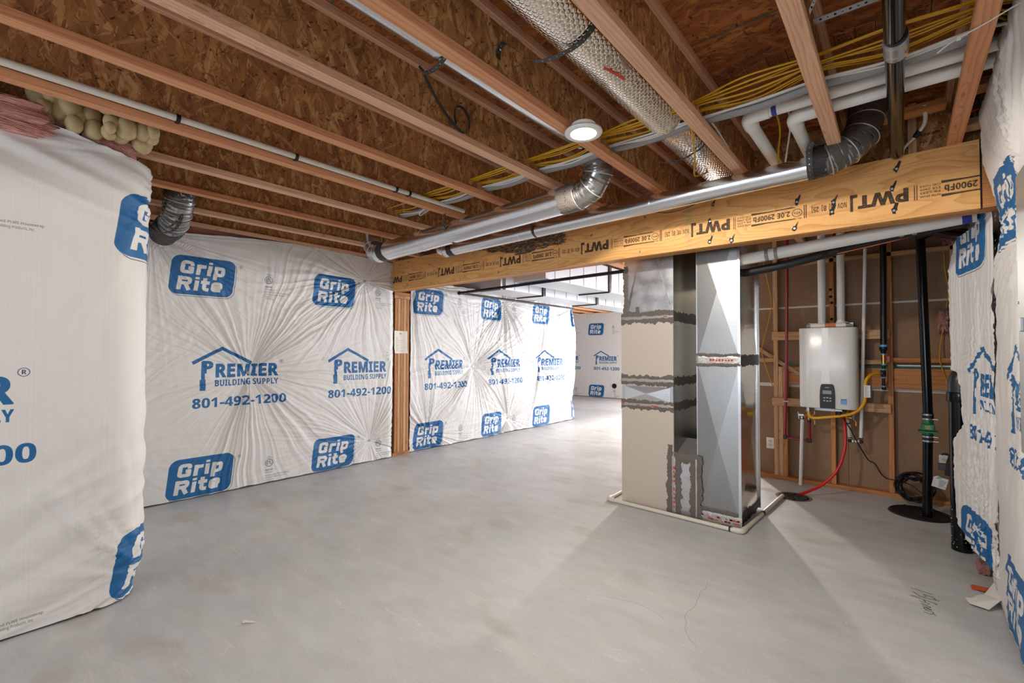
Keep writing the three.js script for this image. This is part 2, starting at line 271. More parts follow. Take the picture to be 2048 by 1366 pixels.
const paperTex = dtex(256, 256, (x, y) => { const l = 6 * noise(x / 3, y / 40, 4) + 5 * noise(x / 50, y / 3, 2) + 8 * fbm(x / 60, y / 60, 1); return [146 + l, 116 + l, 90 + l]; }, 1, 1);
const furBump = dtex(256, 256, (x, y) => 128 + 190 * fbm(x / 14, y / 22, 3, 5), 4, 4, false, THREE.MirroredRepeatWrapping);
const mottled = dtex(256, 256, (x, y) => 128 + 160 * fbm(x / 22, y / 9, 8, 5), 3, 3, false, THREE.MirroredRepeatWrapping);
// brushed sealant on sheet metal: streaks round the duct, bare metal between
const brushed = (dark, seed) => { const f = (x, y) => { const st = noise(x / 60 + 2 * fbm(x / 90, y / 30, seed), y / 3.2, seed) * 0.5 + noise(x / 26, y / 1.7, seed + 3) * 0.3, pt = fbm(x / 70, y / 40, seed + 7, 3); return [clamp(0.5 + st), sst(dark, dark + 0.1, pt + st * 0.35)]; };
  return [dtex(256, 256, (x, y) => { const [t, b] = f(x, y); return mixc(mixc([88, 84, 78], [104, 99, 92], t), [160, 160, 160], b); }, 1, 1, true, THREE.MirroredRepeatWrapping), dtex(256, 256, (x, y) => { const [t, b] = f(x, y); return [0, 150 - 90 * b - 40 * t, 90 + 150 * b]; }, 1, 1, false, THREE.MirroredRepeatWrapping), dtex(256, 256, (x, y) => { const [t, b] = f(x, y); return 200 * t * (1 - b); }, 1, 1, false, THREE.MirroredRepeatWrapping)]; };
const brushA = brushed(0.08, 3), brushB = brushed(-0.12, 9);
// ---------- materials ----------
const M = {};
const std = (o) => new THREE.MeshStandardMaterial(o), phy = (o) => new THREE.MeshPhysicalMaterial(o);
M.wrap = phy({ map: wrapTex, roughness: 0.48, bumpMap: weaveBump, bumpScale: 0.0004, side: THREE.DoubleSide, sheen: 0.2, sheenRoughness: 0.6 });
const osbA = clone(osbTex, 0.83, 0.83), osbB = clone(osbTex, 0.6, 0.6); osbB.rotation = Math.PI / 2;
M.osbWeb = std({ map: osbA, roughness: 0.85, bumpMap: osbA, bumpScale: 0.002 });
M.osbFloor = std({ map: osbB, roughness: 0.8, color: 0xe6c09a, bumpMap: osbB, bumpScale: 0.002 });
M.flange = std({ map: clone(flangeTex, 0.5, 6), roughness: 0.72 });
M.flangeB = std({ map: clone(flangeTex, 0.42, 5), roughness: 0.72, color: 0xf2d8bf });
M.stud = std({ map: clone(studTex, 0.5, 5), roughness: 0.75 });
M.studB = std({ map: clone(studTex, 0.4, 4), roughness: 0.75, color: 0xf0cda8 });
M.plyEdge = std({ map: clone(plyEdgeTex, 0.7, 9), roughness: 0.75, color: 0xffe0b8 });
M.concrete = std({ map: concreteTex, roughness: 1, roughnessMap: concreteRough, bumpMap: concreteRough, bumpScale: 0.0006 });
M.foundation = std({ color: 0x9a9691, roughness: 0.9 });
M.drywall = std({ map: paperTex, roughness: 0.85 });
M.tapeWhite = std({ color: 0xd8d4cc, roughness: 0.8 });
M.galv = std({ map: galvTex, roughness: 1, roughnessMap: galvRough, metalness: 1 });
M.galvBright = std({ color: 0xdfe2e6, roughness: 0.22, metalness: 1, bumpMap: mottled, bumpScale: 0.0004 });
M.galvDull = std({ map: galvTex, roughness: 0.5, metalness: 0.85 });
M.cabinet = std({ color: 0xcabeb0, roughness: 0.42, metalness: 0.2 });
M.foil = std({ color: 0xf0ebe0, roughness: 0.17, metalness: 1, bumpMap: clone(bubbleBump, 4.6, 126), bumpScale: 0.0022 });
M.foilFlat = std({ color: 0xddd8cc, roughness: 0.25, metalness: 1, bumpMap: mottled, bumpScale: 0.004 });
M.mastic = std({ color: 0x6a625b, roughness: 0.6, bumpMap: mottled, bumpScale: 0.004 });
M.masticDark = std({ color: 0x3a3734, roughness: 0.45, metalness: 0.35, bumpMap: mottled, bumpScale: 0.004 });
M.tapeFoil = std({ color: 0xb9b4ae, roughness: 0.35, metalness: 0.8, bumpMap: mottled, bumpScale: 0.002 });
M.redInk = std({ color: 0xc8462c, roughness: 0.7 });
M.strap = std({ color: 0x4a4a45, roughness: 0.55, metalness: 0.5 });
M.steel = std({ color: 0xa9adb0, roughness: 0.4, metalness: 0.9 });
M.nail = std({ color: 0xb9bcbf, roughness: 0.35, metalness: 0.9 });
M.hole = std({ color: 0x15110d, roughness: 0.9 });
M.pvc = std({ color: 0xd9d2c4, roughness: 0.4 });
M.pvcWhite = std({ color: 0xe6e4de, roughness: 0.35 });
M.primer = std({ color: 0x2c3a9c, roughness: 0.5 });
M.conduit = std({ color: 0x8c8a88, roughness: 0.5 });
M.abs = phy({ color: 0x08090b, roughness: 0.16, specularIntensity: 0.6 });
M.iron = std({ color: 0x16171b, roughness: 0.4, metalness: 0.3 });
M.yellow = std({ color: 0xc9960c, roughness: 0.45 });
M.white = std({ color: 0xd8d4cd, roughness: 0.5 });
M.gasYellow = std({ color: 0xd99e0a, roughness: 0.4 });
M.redPex = std({ color: 0x8a0d28, roughness: 0.35 });
M.redHose = std({ color: 0xc4120e, roughness: 0.35 });
M.black = std({ color: 0x0e0e10, roughness: 0.5 });
M.rubber = std({ color: 0x17171a, roughness: 0.6 });
M.brass = std({ color: 0xc79a52, roughness: 0.3, metalness: 0.9 });
M.copper = std({ color: 0xb5643c, roughness: 0.3, metalness: 0.9 });
M.heater = phy({ color: 0xdcdad6, roughness: 0.28, clearcoat: 0.4, clearcoatRoughness: 0.2 });
M.darkPanel = std({ color: 0x141416, roughness: 0.5 });
M.lcd = std({ color: 0x7f8a84, roughness: 0.3 });
M.green = std({ color: 0x0b6a45, roughness: 0.4 });
M.teal = std({ color: 0x1f5f5c, roughness: 0.7 });
M.bluePipe = std({ color: 0x5aa6d6, roughness: 0.5 });
M.pink = std({ color: 0xe3a198, roughness: 1, bumpMap: furBump, bumpScale: 0.02, side: THREE.DoubleSide });
M.foam = std({ color: 0xbda67a, roughness: 0.55 });
M.paper = std({ color: 0xe8e0d4, roughness: 0.8, side: THREE.DoubleSide });
M.plate = std({ color: 0xeae8e4, roughness: 0.35 });
M.panelGrey = std({ color: 0x9b9c9a, roughness: 0.4, metalness: 0.5 });
M.lampBody = std({ color: 0xe9e6e0, roughness: 0.4 });
M.lampGlow = std({ color: 0xffffff, emissive: 0xfff2dc, emissiveIntensity: 9 });
M.glass = phy({ color: 0xffffff, transmission: 1, thickness: 0, roughness: 0.02 });
M.frame = std({ color: 0xe6e6e4, roughness: 0.4 });
M.galvFace = std({ map: galvTex, color: 0xc6c6c2, roughness: 0.36, metalness: 1, bumpMap: mottled, bumpScale: 0.0002 });
M.galvMirror = std({ color: 0xcfc9bb, roughness: 0.14, metalness: 1, bumpMap: mottled, bumpScale: 0.0003 });
M.wrapPlain = std({ color: 0xe4e1dc, roughness: 0.55, side: THREE.DoubleSide });
M.brushDark = std({ map: brushA[0], roughness: 1, metalness: 1, roughnessMap: brushA[1], metalnessMap: brushA[1], bumpMap: brushA[2], bumpScale: 0.002 });
M.brushLight = std({ map: brushB[0], roughness: 1, metalness: 1, roughnessMap: brushB[1], metalnessMap: brushB[1], bumpMap: brushB[2], bumpScale: 0.002 });
M.galvBare = std({ color: 0xa9a498, roughness: 0.22, metalness: 1, bumpMap: mottled, bumpScale: 0.0006 });  // bare sheet metal beside the gap, one even tone
// ---------- the setting ----------
const JB = 2.43, FLH = 0.038, JD = 0.302, SUB = JB + JD;         // joist bottom, flange height, joist depth, underside of the subfloor
const floor = struct('floor', box(-8, 2.4, -0.12, 0, -12.4, 5, 'x'), M.concrete);
// pencil note on the slab: 15' / friners, written along the room
{
  const P0 = V(0.062, 0.0008, -3.415), a = V(0.006, 0, 0.036), b = V(0.034, 0, 0.001);   // a runs along the line of writing, b across it
  const strokes = [[[0, -1.1], [0.5, 1.4]], [[1.6, 1.3], [1.2, 0.2], [2, 0.4], [2.2, -0.5], [1.3, -1]], [[1.6, 1.3], [2.3, 1.5]], [[2.2, 1.9], [2.9, -1.6]], [[3.1, -1.8], [3.6, 1.2], [4, 0.9]], [[3.2, -0.2], [4, -0.1]], [[4.1, -0.9], [4.2, 0.2], [4.5, 0.1]], [[4.8, -0.8], [4.9, 0]], [[5, 0.55], [5.02, 0.5]], [[5.2, -0.8], [5.3, 0.1], [5.6, 0], [5.7, -0.8]], [[6, -0.4], [6.4, -0.2], [6.2, 0.1], [5.95, -0.4], [6.3, -0.8], [6.6, -0.5]], [[6.8, -0.8], [6.9, 0.1], [7.2, 0.1]], [[7.7, 0.3], [7.4, 0], [7.7, -0.4], [7.5, -1]]];
  const gs = strokes.map((s) => tube(s.map(([p, q]) => P0.clone().addScaledVector(a, p).addScaledVector(b, q)), 0.0022, 12, 5).scale(1, 0.3, 1));
  part('handwriting', gs, M.hole, floor, 'pencilled handwriting on the slab');
}
// hairline cracks in the slab
{
  const R = rng(40), crack = (x, z, ang, n) => { const pts = []; for (let i = 0; i < n; i++) { pts.push([x, 0.0003, z]); x += Math.cos(ang) * 0.05; z += Math.sin(ang) * 0.05; ang += (R() - 0.5) * 0.9; } return tube(pts, 0.0007, n * 3, 4).scale(1, 0.25, 1); };
  part('crack', crack(-0.86, -2.75, 1.35, 15), std({ color: 0x8d867e, roughness: 1 }), floor);
  part('crack', crack(-1.28, -2.2, -0.5, 9), std({ color: 0x958e86, roughness: 1 }), floor);
}
const ceiling = new THREE.Group(); ceiling.name = 'ceiling'; ceiling.userData.kind = 'structure'; scene.add(ceiling);
for (let i = -1; i < 13; i++) for (let j = 0; j < 5; j++) {
  const z1 = 3.944 - i * 1.216, x0 = -8.06 + j * 2.16 + (i % 2) * 0.02;
  part('osb_panel', box(x0 + 0.002, x0 + 2.156, SUB, SUB + 0.023, z1 - 1.213, z1, 'x', i * 0.71 + j * 0.37), M.osbFloor, ceiling);
}
part('panel_tongue', [0, 1, 2, 3, 4, 5].map((i) => box(-8, 2.4, SUB - 0.002, SUB + 0.006, 3.944 - i * 1.216, 3.948 - i * 1.216)), M.teal, ceiling, 'teal painted panel edges');
{ // black grade stamps on two of the panels
  const [c, g] = canvas(512, 192); g.clearRect(0, 0, 512, 192); g.fillStyle = '#1c1008'; const R = rng(44);
  for (const x of [10, 118, 126, 230, 372, 380, 500]) g.fillRect(x, 8, 4, 176); g.font = 'bold 26px sans-serif'; ['APA', 'RATED', 'FLOOR', '24 OC'].forEach((q, i) => g.fillText(q, 22, 44 + i * 40)); g.font = 'bold 17px sans-serif'; for (let i = 0; i < 7; i++) { g.fillText('SIZED FOR', 134, 34 + i * 24, 90); g.fillText('EXPOSURE 1', 240, 34 + i * 24, 126); g.fillText('23/32 INCH', 388, 34 + i * 24, 104); }
  const m = std({ map: ctex(c), transparent: true, alphaTest: 0.4, roughness: 0.9 });
  for (const [x, z] of [[-0.56, -2.5], [-0.05, -2.53]]) part('grade_stamp', place(new THREE.PlaneGeometry(0.34, 0.13), x, SUB - 0.0006, z, Math.PI / 2, 0, 0), m, ceiling, 'black stamped lettering');
}
part('floor_above', box(-8.2, 2.6, SUB + 0.024, SUB + 0.08, -12.5, 5.2), M.foundation, ceiling);
const win = (n, gs) => struct('window_' + n, gs, M.frame);
struct('wall_left', [box(-5.25, -5.0, 0, SUB + 0.02, -7.5, -0.55), box(-8.1, -5.0, 0, SUB + 0.02, -7.5, -7.42)], M.foundation);
struct('wall_front_left', [box(-5.25, -3.3, 0, 2.27, -0.5, 5)], M.foundation);
struct('wall_far', [box(-8.2, -4.7, 0, SUB + 0.02, -12.2, -11.92), box(-1.5, 2.4, 0, SUB + 0.02, -12.2, -11.92), box(-4.7, -1.5, 2.15, SUB + 0.02, -12.2, -11.92), box(-4.7, -1.5, 0, 0.12, -12.2, -11.92)], M.foundation);
struct('wall_rear_left', box(-8.2, -7.95, 0, SUB + 0.02, -12.0, -7.3), M.foundation);
struct('wall_right', [box(0.45, 0.7, 0, SUB + 0.02, -7.0, 5), box(0.45, 0.7, 0, SUB + 0.02, -12, -10.2), box(0.45, 0.7, 0, 0.75, -10.2, -7), box(0.45, 0.7, 2.15, SUB + 0.02, -10.2, -7)], M.foundation);
struct('wall_back', [box(-3.4, -2.5, 0, SUB + 0.02, 4.3, 4.55), box(-0.1, 0.7, 0, SUB + 0.02, 4.3, 4.55), box(-2.5, -0.1, 0, 0.7, 4.3, 4.55), box(-2.5, -0.1, 2.2, SUB + 0.02, 4.3, 4.55)], M.foundation);
{
  const w1 = win(1, [box(0.5, 0.6, 0.75, 0.81, -10.2, -7), box(0.5, 0.6, 2.09, 2.15, -10.2, -7), box(0.5, 0.6, 0.81, 2.09, -10.2, -10.14), box(0.5, 0.6, 0.81, 2.09, -7.06, -7), box(0.52, 0.58, 0.81, 2.09, -8.63, -8.57)]);  // unseen opening on the right that lets daylight into the rear room
  part('pane', [box(0.548, 0.552, 0.81, 2.09, -10.14, -7.06)], M.glass, w1);
  const w3 = win(3, [box(-4.7, -1.5, 0.12, 0.19, -12.05, -11.95), box(-4.7, -1.5, 2.08, 2.15, -12.05, -11.95), box(-4.7, -4.63, 0.19, 2.08, -12.05, -11.95), box(-1.57, -1.5, 0.19, 2.08, -12.05, -11.95), box(-3.13, -3.07, 0.19, 2.08, -12.03, -11.97)]);  // unseen opening in the end wall, lights the left walls at a slant
  part('pane', box(-4.63, -1.57, 0.19, 2.08, -12.002, -11.998), M.glass, w3);
  const w2 = win(2, [box(-2.5, -0.1, 0.7, 0.76, 4.4, 4.5), box(-2.5, -0.1, 2.14, 2.2, 4.4, 4.5), box(-2.5, -2.44, 0.76, 2.14, 4.4, 4.5), box(-0.16, -0.1, 0.76, 2.14, 4.4, 4.5), box(-1.33, -1.27, 0.76, 2.14, 4.42, 4.48)]);  // unseen opening behind the camera, lights the foreground
  part('pane', [box(-2.44, -0.16, 0.76, 2.14, 4.448, 4.452)], M.glass, w2);
}

// ---------- i-joists ----------
const JX = [-2.304, -1.789, -1.282, -0.757, -0.26, 0.232, -2.81, -3.316, -3.831, -4.35, -4.842].sort((a, b) => a - b);
const jLabel = ['wooden joist with strand board web running along the top of the left wrapped wall', 'second wooden joist out from the left wrapped wall, crossing above the small elbow duct', 'third wooden joist out from the left wrapped wall, bare and empty', 'fourth wooden joist out from the left wrapped wall, ending above the metal duct', 'wooden joist that carries the thin cream plastic pipe on its side', 'wooden joist between the cream plastic pipe and the joist with the dangling strap', 'wooden joist with the coiled hanger strap dangling from it', 'wooden joist above the round ceiling light', 'wooden joist on the right of the foil insulated duct', 'wooden joist with cathedral grain flange between the white elbows and the black ceiling pipe', 'rightmost wooden joist, beside the hanging white wrap, with a zip tie across it'];
function joist(x, z0, z1, label, off) {
  const t = thing('wooden_joist', label, 'joist', [x, JB, 0], 'wooden joists under the floor above');
  const f = (y) => rbox(-0.031, 0.031, y, y + FLH, z0, z1, 0.003, 'z', off);
  part('bottom_flange', f(0), off % 2 < 1 ? M.flange : M.flangeB, t); part('top_flange', f(JD - FLH), M.flange, t);
  part('web', box(-0.005, 0.005, FLH - 0.001, JD - FLH + 0.001, z0, z1, 'z', off), M.osbWeb, t);
  return t;
}
JX.forEach((x, i) => joist(x, i === 0 ? -7.4 : -11.9, i < 4 ? -0.52 : 4.28, jLabel[i], i * 0.77));
[-5.36, -5.87, -6.38, -6.89, -7.4].forEach((x, i) => joist(x, -11.9, -7.52, 'wooden joist far back above the white wrapped end wall', i * 0.61));
for (let i = 0; i < 11; i++) { /* solid rim above the beam, between the joists */ }

// ---------- lvl beam ----------
{
  const t = thing('wooden_beam', 'long orange laminated wood beam stamped with upside-down mill print across the room', 'beam', [0, 0, 0]);
  const split = -2.332, zf = -3.387;
  for (const [x0, x1, s] of [[-4.86, split - 0.001, 3], [split + 0.001, 0.326, 8]]) {
    const g = new THREE.BoxGeometry(x1 - x0, 0.363, 0.0445).translate((x0 + x1) / 2, 2.067 + 0.1815, zf - 0.02225);
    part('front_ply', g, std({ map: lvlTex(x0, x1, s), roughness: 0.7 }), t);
  }
  for (let k = 0; k < 2; k++) part('back_ply', rbox(-4.86, 0.44, 2.067, 2.43, zf - 0.0895 - k * 0.0455, zf - 0.0455 - k * 0.0455, 0.003, 'x', k * 0.3), M.plyEdge, t);
  part('end_ply', box(0.334, 0.44, 2.067, 2.43, zf - 0.0445, zf, 'x', 2), M.plyEdge, t);
  part('seam_strip', box(0.3265, 0.3335, 2.075, 2.43, zf - 0.004, zf + 0.0006), M.hole, t, 'black gap where the beam ends butt');
  const head = new THREE.CylinderGeometry(0.0065, 0.0065, 0.003, 10).rotateX(Math.PI / 2);
  for (const [x, y] of NAILS) part('nail', head.clone().translate(x, y, zf + 0.001), M.nail, t);
  part('wire_scrap', tube([[-1.42, 2.385, zf + 0.006], [-1.3, 2.36, zf + 0.02], [-1.16, 2.375, zf + 0.016], [-1.05, 2.43, zf + 0.01]], 0.0022, 30, 6), M.black, t);
}

// ---------- house wrap ----------
// path(s) -> [x, z, nx, nz]; print coordinate = s - s0; wrinkle sources [s, y, pull, strength, reach]
function wrapSheet({ path, s0, s1, y0, y1, ns, ny, src = [], bulge = 0.03, origin, seed, flow = 0.004, extra, edgeS }) {
  const pos = [], uv = [], idx = [], gz = (th, q) => { const n1 = noise(Math.cos(th) * 5.5, Math.sin(th) * 5.5, q), n2 = noise(Math.cos(th) * 13, Math.sin(th) * 13, q + 9), n3 = noise(Math.cos(th) * 27, Math.sin(th) * 27, q + 3); const rd = (n, c) => c - Math.pow(Math.abs(n) * 1.6, 0.8); const m = 0.35 + 1.3 * sst(-0.25, 0.4, noise(Math.cos(th) * 1.7, Math.sin(th) * 1.7, q + 20)); return m * (rd(n1, 0.5) * 0.42 + rd(n2, 0.45) * 0.5 + rd(n3, 0.42) * 0.26); };
  for (let j = 0; j <= ny; j++) for (let i = 0; i <= ns; i++) {
    const f = i / ns, yb = typeof y0 === 'function' ? y0(lerp(s0, s1, f)) : y0, yt = typeof y1 === 'function' ? y1(lerp(s0, s1, f)) : y1;
    const y = lerp(yb, yt, j / ny), sa = edgeS ? edgeS(y)[0] : s0, sb = edgeS ? edgeS(y)[1] : s1, s = lerp(sa, sb, f);
    const [x, z, nx, nz] = path(s, y);
    let h = 0, near = 0, du = 0, dv = 0;
    src.forEach(([bs, by, pull, st, reach], q) => {
      const dx = s - bs, dy = y - by, r = Math.hypot(dx, dy) + 1e-5, th = Math.atan2(dy, dx);
      near = Math.max(near, pull * Math.exp(-Math.pow(r / 0.34, 2)) + 0.4 * pull * Math.exp(-r / 0.05));
      const env = sst(0.012, 0.1, r) * Math.exp(-r / reach);
      h += st * gz(th + 0.05 * noise(r * 3, q), seed + q * 3.3) * env * (0.6 + 0.8 * Math.min(1, r / 0.35));
      const p = pull > 0 ? 0.012 * Math.exp(-r / 0.09) * sst(0, 0.03, r) * (1 + 1.4 * gz(th, seed + q * 3.3)) : 0; du += dx / r * p; dv += dy / r * p;
    });
    h += bulge * (1 - near) + flow * fbm(s * 2.2, y * 2.6, seed, 3) * 2 + 0.0016 * noise(s * 19 + 4 * noise(s * 2, y * 2, seed), y * 15, seed);
    if (extra) h += extra(s, y);
    pos.push(x + nx * h, y, z + nz * h);
    uv.push((s - origin + du + 0.5) / WRAP_W, (y + dv + 0.05) / WRAP_H);
  }
  for (let j = 0; j < ny; j++) for (let i = 0; i < ns; i++) { const a = j * (ns + 1) + i, b = a + 1, c = a + ns + 1, d = c + 1; idx.push(a, b, d, a, d, c); }
  const g = new THREE.BufferGeometry(); g.setAttribute('position', new THREE.Float32BufferAttribute(pos, 3)); g.setAttribute('uv', new THREE.Float32BufferAttribute(uv, 2)); g.setIndex(idx); g.computeVertexNormals();
  return g;
}
function wrapThing(label, g, caps = []) {
  const m = new THREE.Mesh(g, M.wrap); m.castShadow = m.receiveShadow = true; m.name = numbered('house_wrap'); scene.add(m); tag(m, label, 'house wrap');
  for (const [x, y, z, nx, nz] of caps) part('cap_nail', place(new THREE.CylinderGeometry(0.013, 0.015, 0.005, 14), x, y, z, Math.PI / 2 * (nz ? 1 : 0), 0, nx ? -Math.PI / 2 : 0), M.steel, m);
  return m;
}
const xl = (x) => (s) => [x, -s, 1, 0];
{ // left wall, near bay
  const src = [[1.743, 1.103, 1, 0.034, 0.75], [3.0, 2.144, 0.8, 0.03, 0.6], [3.082, 0.248, 0.8, 0.028, 0.6], [0.95, 2.3, 0.1, 0.04, 0.7], [3.45, 1.3, 0, 0.016, 0.4], [0.4, 0.5, 0, 0.012, 0.9]];
  const top = (s) => 2.345 + 0.085 * sst(0.9, 2.2, s) - 0.018 * sst(2.7, 3.3, s) + 0.006 * noise(s * 9, 2);
  wrapThing('big white printed house wrap on the left wall, ending at the bare stud post', wrapSheet({ path: xl(-4.85), s0: 0.58, s1: 3.39, y0: (s) => 0.012 + 0.008 * noise(s * 7, 1), y1: top, ns: 430, ny: 350, src, bulge: 0.04, origin: 1.503, seed: 2, extra: (s, y) => -0.02 * sst(3.33, 3.39, s) + 0.006 * Math.sin(y * 60 + 5 * noise(s * 3, y)) * sst(3.25, 3.38, s) * noise(y * 9, 1) }),
    src.slice(0, 3).map(([s, y], i) => [-4.85 + [0.003, 0.01, 0.01][i], y, -s, 1, 0]));
}
{ // left wall beyond the beam, turning the far corner
  const src = [[4.91, 1.089, 1, 0.06, 0.62], [5.605, 2.114, 0.9, 0.055, 0.5], [5.714, 0.222, 0.9, 0.055, 0.5], [6.589, 1.105, 1, 0.065, 0.6], [7.6, 2.15, 0.8, 0.05, 0.4], [7.6, 0.37, 0.8, 0.05, 0.4], [4.0, 0.2, 0.2, 0.05, 0.35], [3.72, 2.2, 0, 0.04, 0.6]];
  const C = 7.67, r = 0.05, path = (s) => s < C - r ? [-4.945, -s, 1, 0] : s < C + r * 0.57 ? (() => { const a = (s - C + r) / r; return [-4.945 - r + r * Math.cos(a), -C + r - r * Math.sin(a), Math.cos(a), -Math.sin(a)]; })()   : [-4.945 - r - (s - C - r * 0.57), -C, 0, -1];
  wrapThing('white printed house wrap on the left wall beyond the wood beam, quilted by nails', wrapSheet({ path, s0: 3.69, s1: 8.9, y0: (s) => 0.012 + 0.01 * noise(s * 6, 3), y1: (s) => 2.25 + 0.012 * noise(s * 8, 2), ns: 600, ny: 270, src, bulge: 0.075, origin: 4.156, seed: 31, flow: 0.006 }),
    src.slice(0, 6).map(([s, y]) => [-4.94, y, -s, 1, 0]));
}
{ // end wall of the rear room
  const src = [[-6.203, 0.353, 0.3, 0.014, 0.6], [-7.15, 2.15, 0.3, 0.014, 0.7], [-5.2, 1.4, 0.4, 0.016, 0.7]];
  const m = wrapThing('white printed house wrap on the end wall of the bright rear room', wrapSheet({ path: (s) => [s, -11.81, 0, 1], s0: -7.93, s1: -4.72, y0: 0.012, y1: 2.46, ns: 160, ny: 90, src, bulge: 0.02, origin: -6.633, seed: 47 }));
  part('hole', cyl([-6.203, 0.353, -11.78], [-6.203, 0.353, -11.795], 0.07, 18), M.hole, m, 'black round hole');
}
{ // near left, wrapped round the corner
  const X0 = -3.125, ZC = -0.6, r = 0.14, a0 = -ZC - r, L = r * Math.PI / 2;
  const path = (s, y) => { let q; if (s < a0) q = [X0, -s, 1, 0]; else if (s < a0 + L) { const a = (s - a0) / r; q = [X0 - r + r * Math.cos(a), -a0 - r * Math.sin(a), Math.cos(a), -Math.sin(a)]; } else q = [X0 - r - (s - a0 - L), ZC, 0, -1]; return q; };
  const src = [[0.66, 2.36, 0.2, 0.035, 0.4], [0.62, 0.1, 0.2, 0.04, 0.35], [-2.3, 0.9, 0.2, 0.012, 0.8]];
  const diag = (s, y) => 0.034 * (0.4 - Math.abs(noise((y - s * 0.55) * 6, (y + s) * 0.6, 3))) * sst(1.3, 0.75, y) * (0.4 + 0.6 * sst(-0.4, 0.3, s)) + 0.034 * (0.5 - Math.abs(noise((y + s * 0.32) * 11, s * 0.8, 8))) * sst(1.75, 2.3, y) - 0.05 * sst(0.25, 0, y) * sst(0.3, 0.7, s) + 0.012 * (0.5 - Math.abs(noise((y - s * 0.35) * 13, s, 5))) * sst(0.6, 0.15, y);
  wrapThing('large grey-white house wrap in the left foreground, bulging round the wall corner', wrapSheet({ path, s0: -4.2, s1: 2.2, y0: (s) => 0.012 + 0.006 * noise(s * 5, 1), y1: (s) => 2.395 - 0.07 * sst(0.15, 0.62, s) + 0.004 * noise(s * 8, 4), ns: 460, ny: 220, src, bulge: 0.03, origin: -0.385, seed: 61, extra: diag }));
}
{ // right wall, near sheet
  const path = (s, y) => { const e = sst(3.1, 3.4, -s), yy = sst(1.9, 2.45, y); return [0.392 - 0.07 * sst(1.95, 2.5, y) + 0.02 * sst(2.2, 1.9, y) * sst(1.7, 1.95, y) * e, s, -1, 0]; };
  const end = (y) => -(y > 2.1 ? lerp(3.33, 3.2, sst(2.15, 2.5, y)) : y > 1.3 ? lerp(3.43, 3.31, sst(1.35, 2.05, y)) : lerp(3.67, 3.43, sst(0.1, 1.2, y))) - 0.012 * noise(y * 22, 3) - 0.006 * noise(y * 70, 1);
  const src = [[-2.8, 2.02, 0.5, 0.045, 0.45], [-2.95, 1.0, 0.2, 0.02, 0.4], [-3.6, 0.1, 0.1, 0.02, 0.4]];
  const m = wrapThing('white printed house wrap on the right wall nearest the camera, torn along its edge', wrapSheet({ path, s0: -3.6, s1: 4.2, edgeS: (y) => [end(y), 4.2], y0: 0.01, y1: 2.5, ns: 420, ny: 260, src, bulge: 0.012, origin: -2.872, seed: 77, extra: (s, y) => 0.012 * (0.5 - Math.abs(noise(s * 6 + y * 1.6, y * 0.8, 4))) + 0.006 * noise(s * 17 + y * 3, y * 1.2, 6) }));
  const R = rng(9), frays = []; for (let i = 0; i < 60; i++) { const y = 0.1 + R() * 2.3, z = end(y); frays.push(tube([[0.372, y, z + 0.004], [0.37, y + 0.004 * (R() - 0.5), z - 0.006], [0.37 + 0.004 * R(), y - 0.006 * R(), z - 0.008 - 0.014 * R()]], 0.0006, 4, 4)); }
  part('frayed_threads', frays, M.white, m).userData.kind = 'stuff';
}
{ // right wall, sheet in the mechanical nook with a ragged edge
  const T = [[0.13, 0.6], [0.156, 0.74], [0.236, 1.0], [0.313, 1.1], [0.484, 1.087], [0.69, 1.05], [0.784, 0.9], [0.86, 0.73], [1.01, 0.79], [1.186, 0.85], [1.2, 1.0], [1.53, 1.03], [1.87, 1.03], [2.05, 0.87], [2.06, 0.4], [2.12, 0.3], [2.4, 0.3]];
  const tmax = (y) => { for (let i = 1; i < T.length; i++) if (y <= T[i][0]) return lerp(T[i - 1][1], T[i][1], clamp((y - T[i - 1][0]) / (T[i][0] - T[i - 1][0]))) + 0.02 * noise(y * 30, 1) + 0.012 * noise(y * 90, 2); return 0.3; };
  const path = (t, y) => { const x = 0.385 - 0.12 * Math.pow(t, 1.3), z = -3.5 - 0.75 * t, d = V(0.156 * Math.pow(t, 0.3), 0, 0.75).normalize(); return [x, z, -d.z, d.x]; };
  const src = [[0.2, 0.35, 0.1, 0.035, 0.4], [0.1, 1.3, 0, 0.014, 0.8]];
  const m = wrapThing('white printed house wrap with a ragged torn edge, curling over the thick black standpipe', wrapSheet({ path, s0: 0, s1: 1, edgeS: (y) => [tmax(y), 0], y0: 0.13, y1: 2.4, ns: 110, ny: 240, src, bulge: 0.004, origin: 0, seed: 91, extra: (t, y) => 0.012 * (0.5 - Math.abs(noise(t * 14 + y * 0.5, y * 0.7, 4))) + 0.006 * noise(t * 30, y, 6) }));
  const u = m.geometry.attributes.uv, p = m.geometry.attributes.position; for (let i = 0; i < u.count; i++) u.setX(i, (p.getZ(i) + 3.72 + 0.5) / WRAP_W);
}
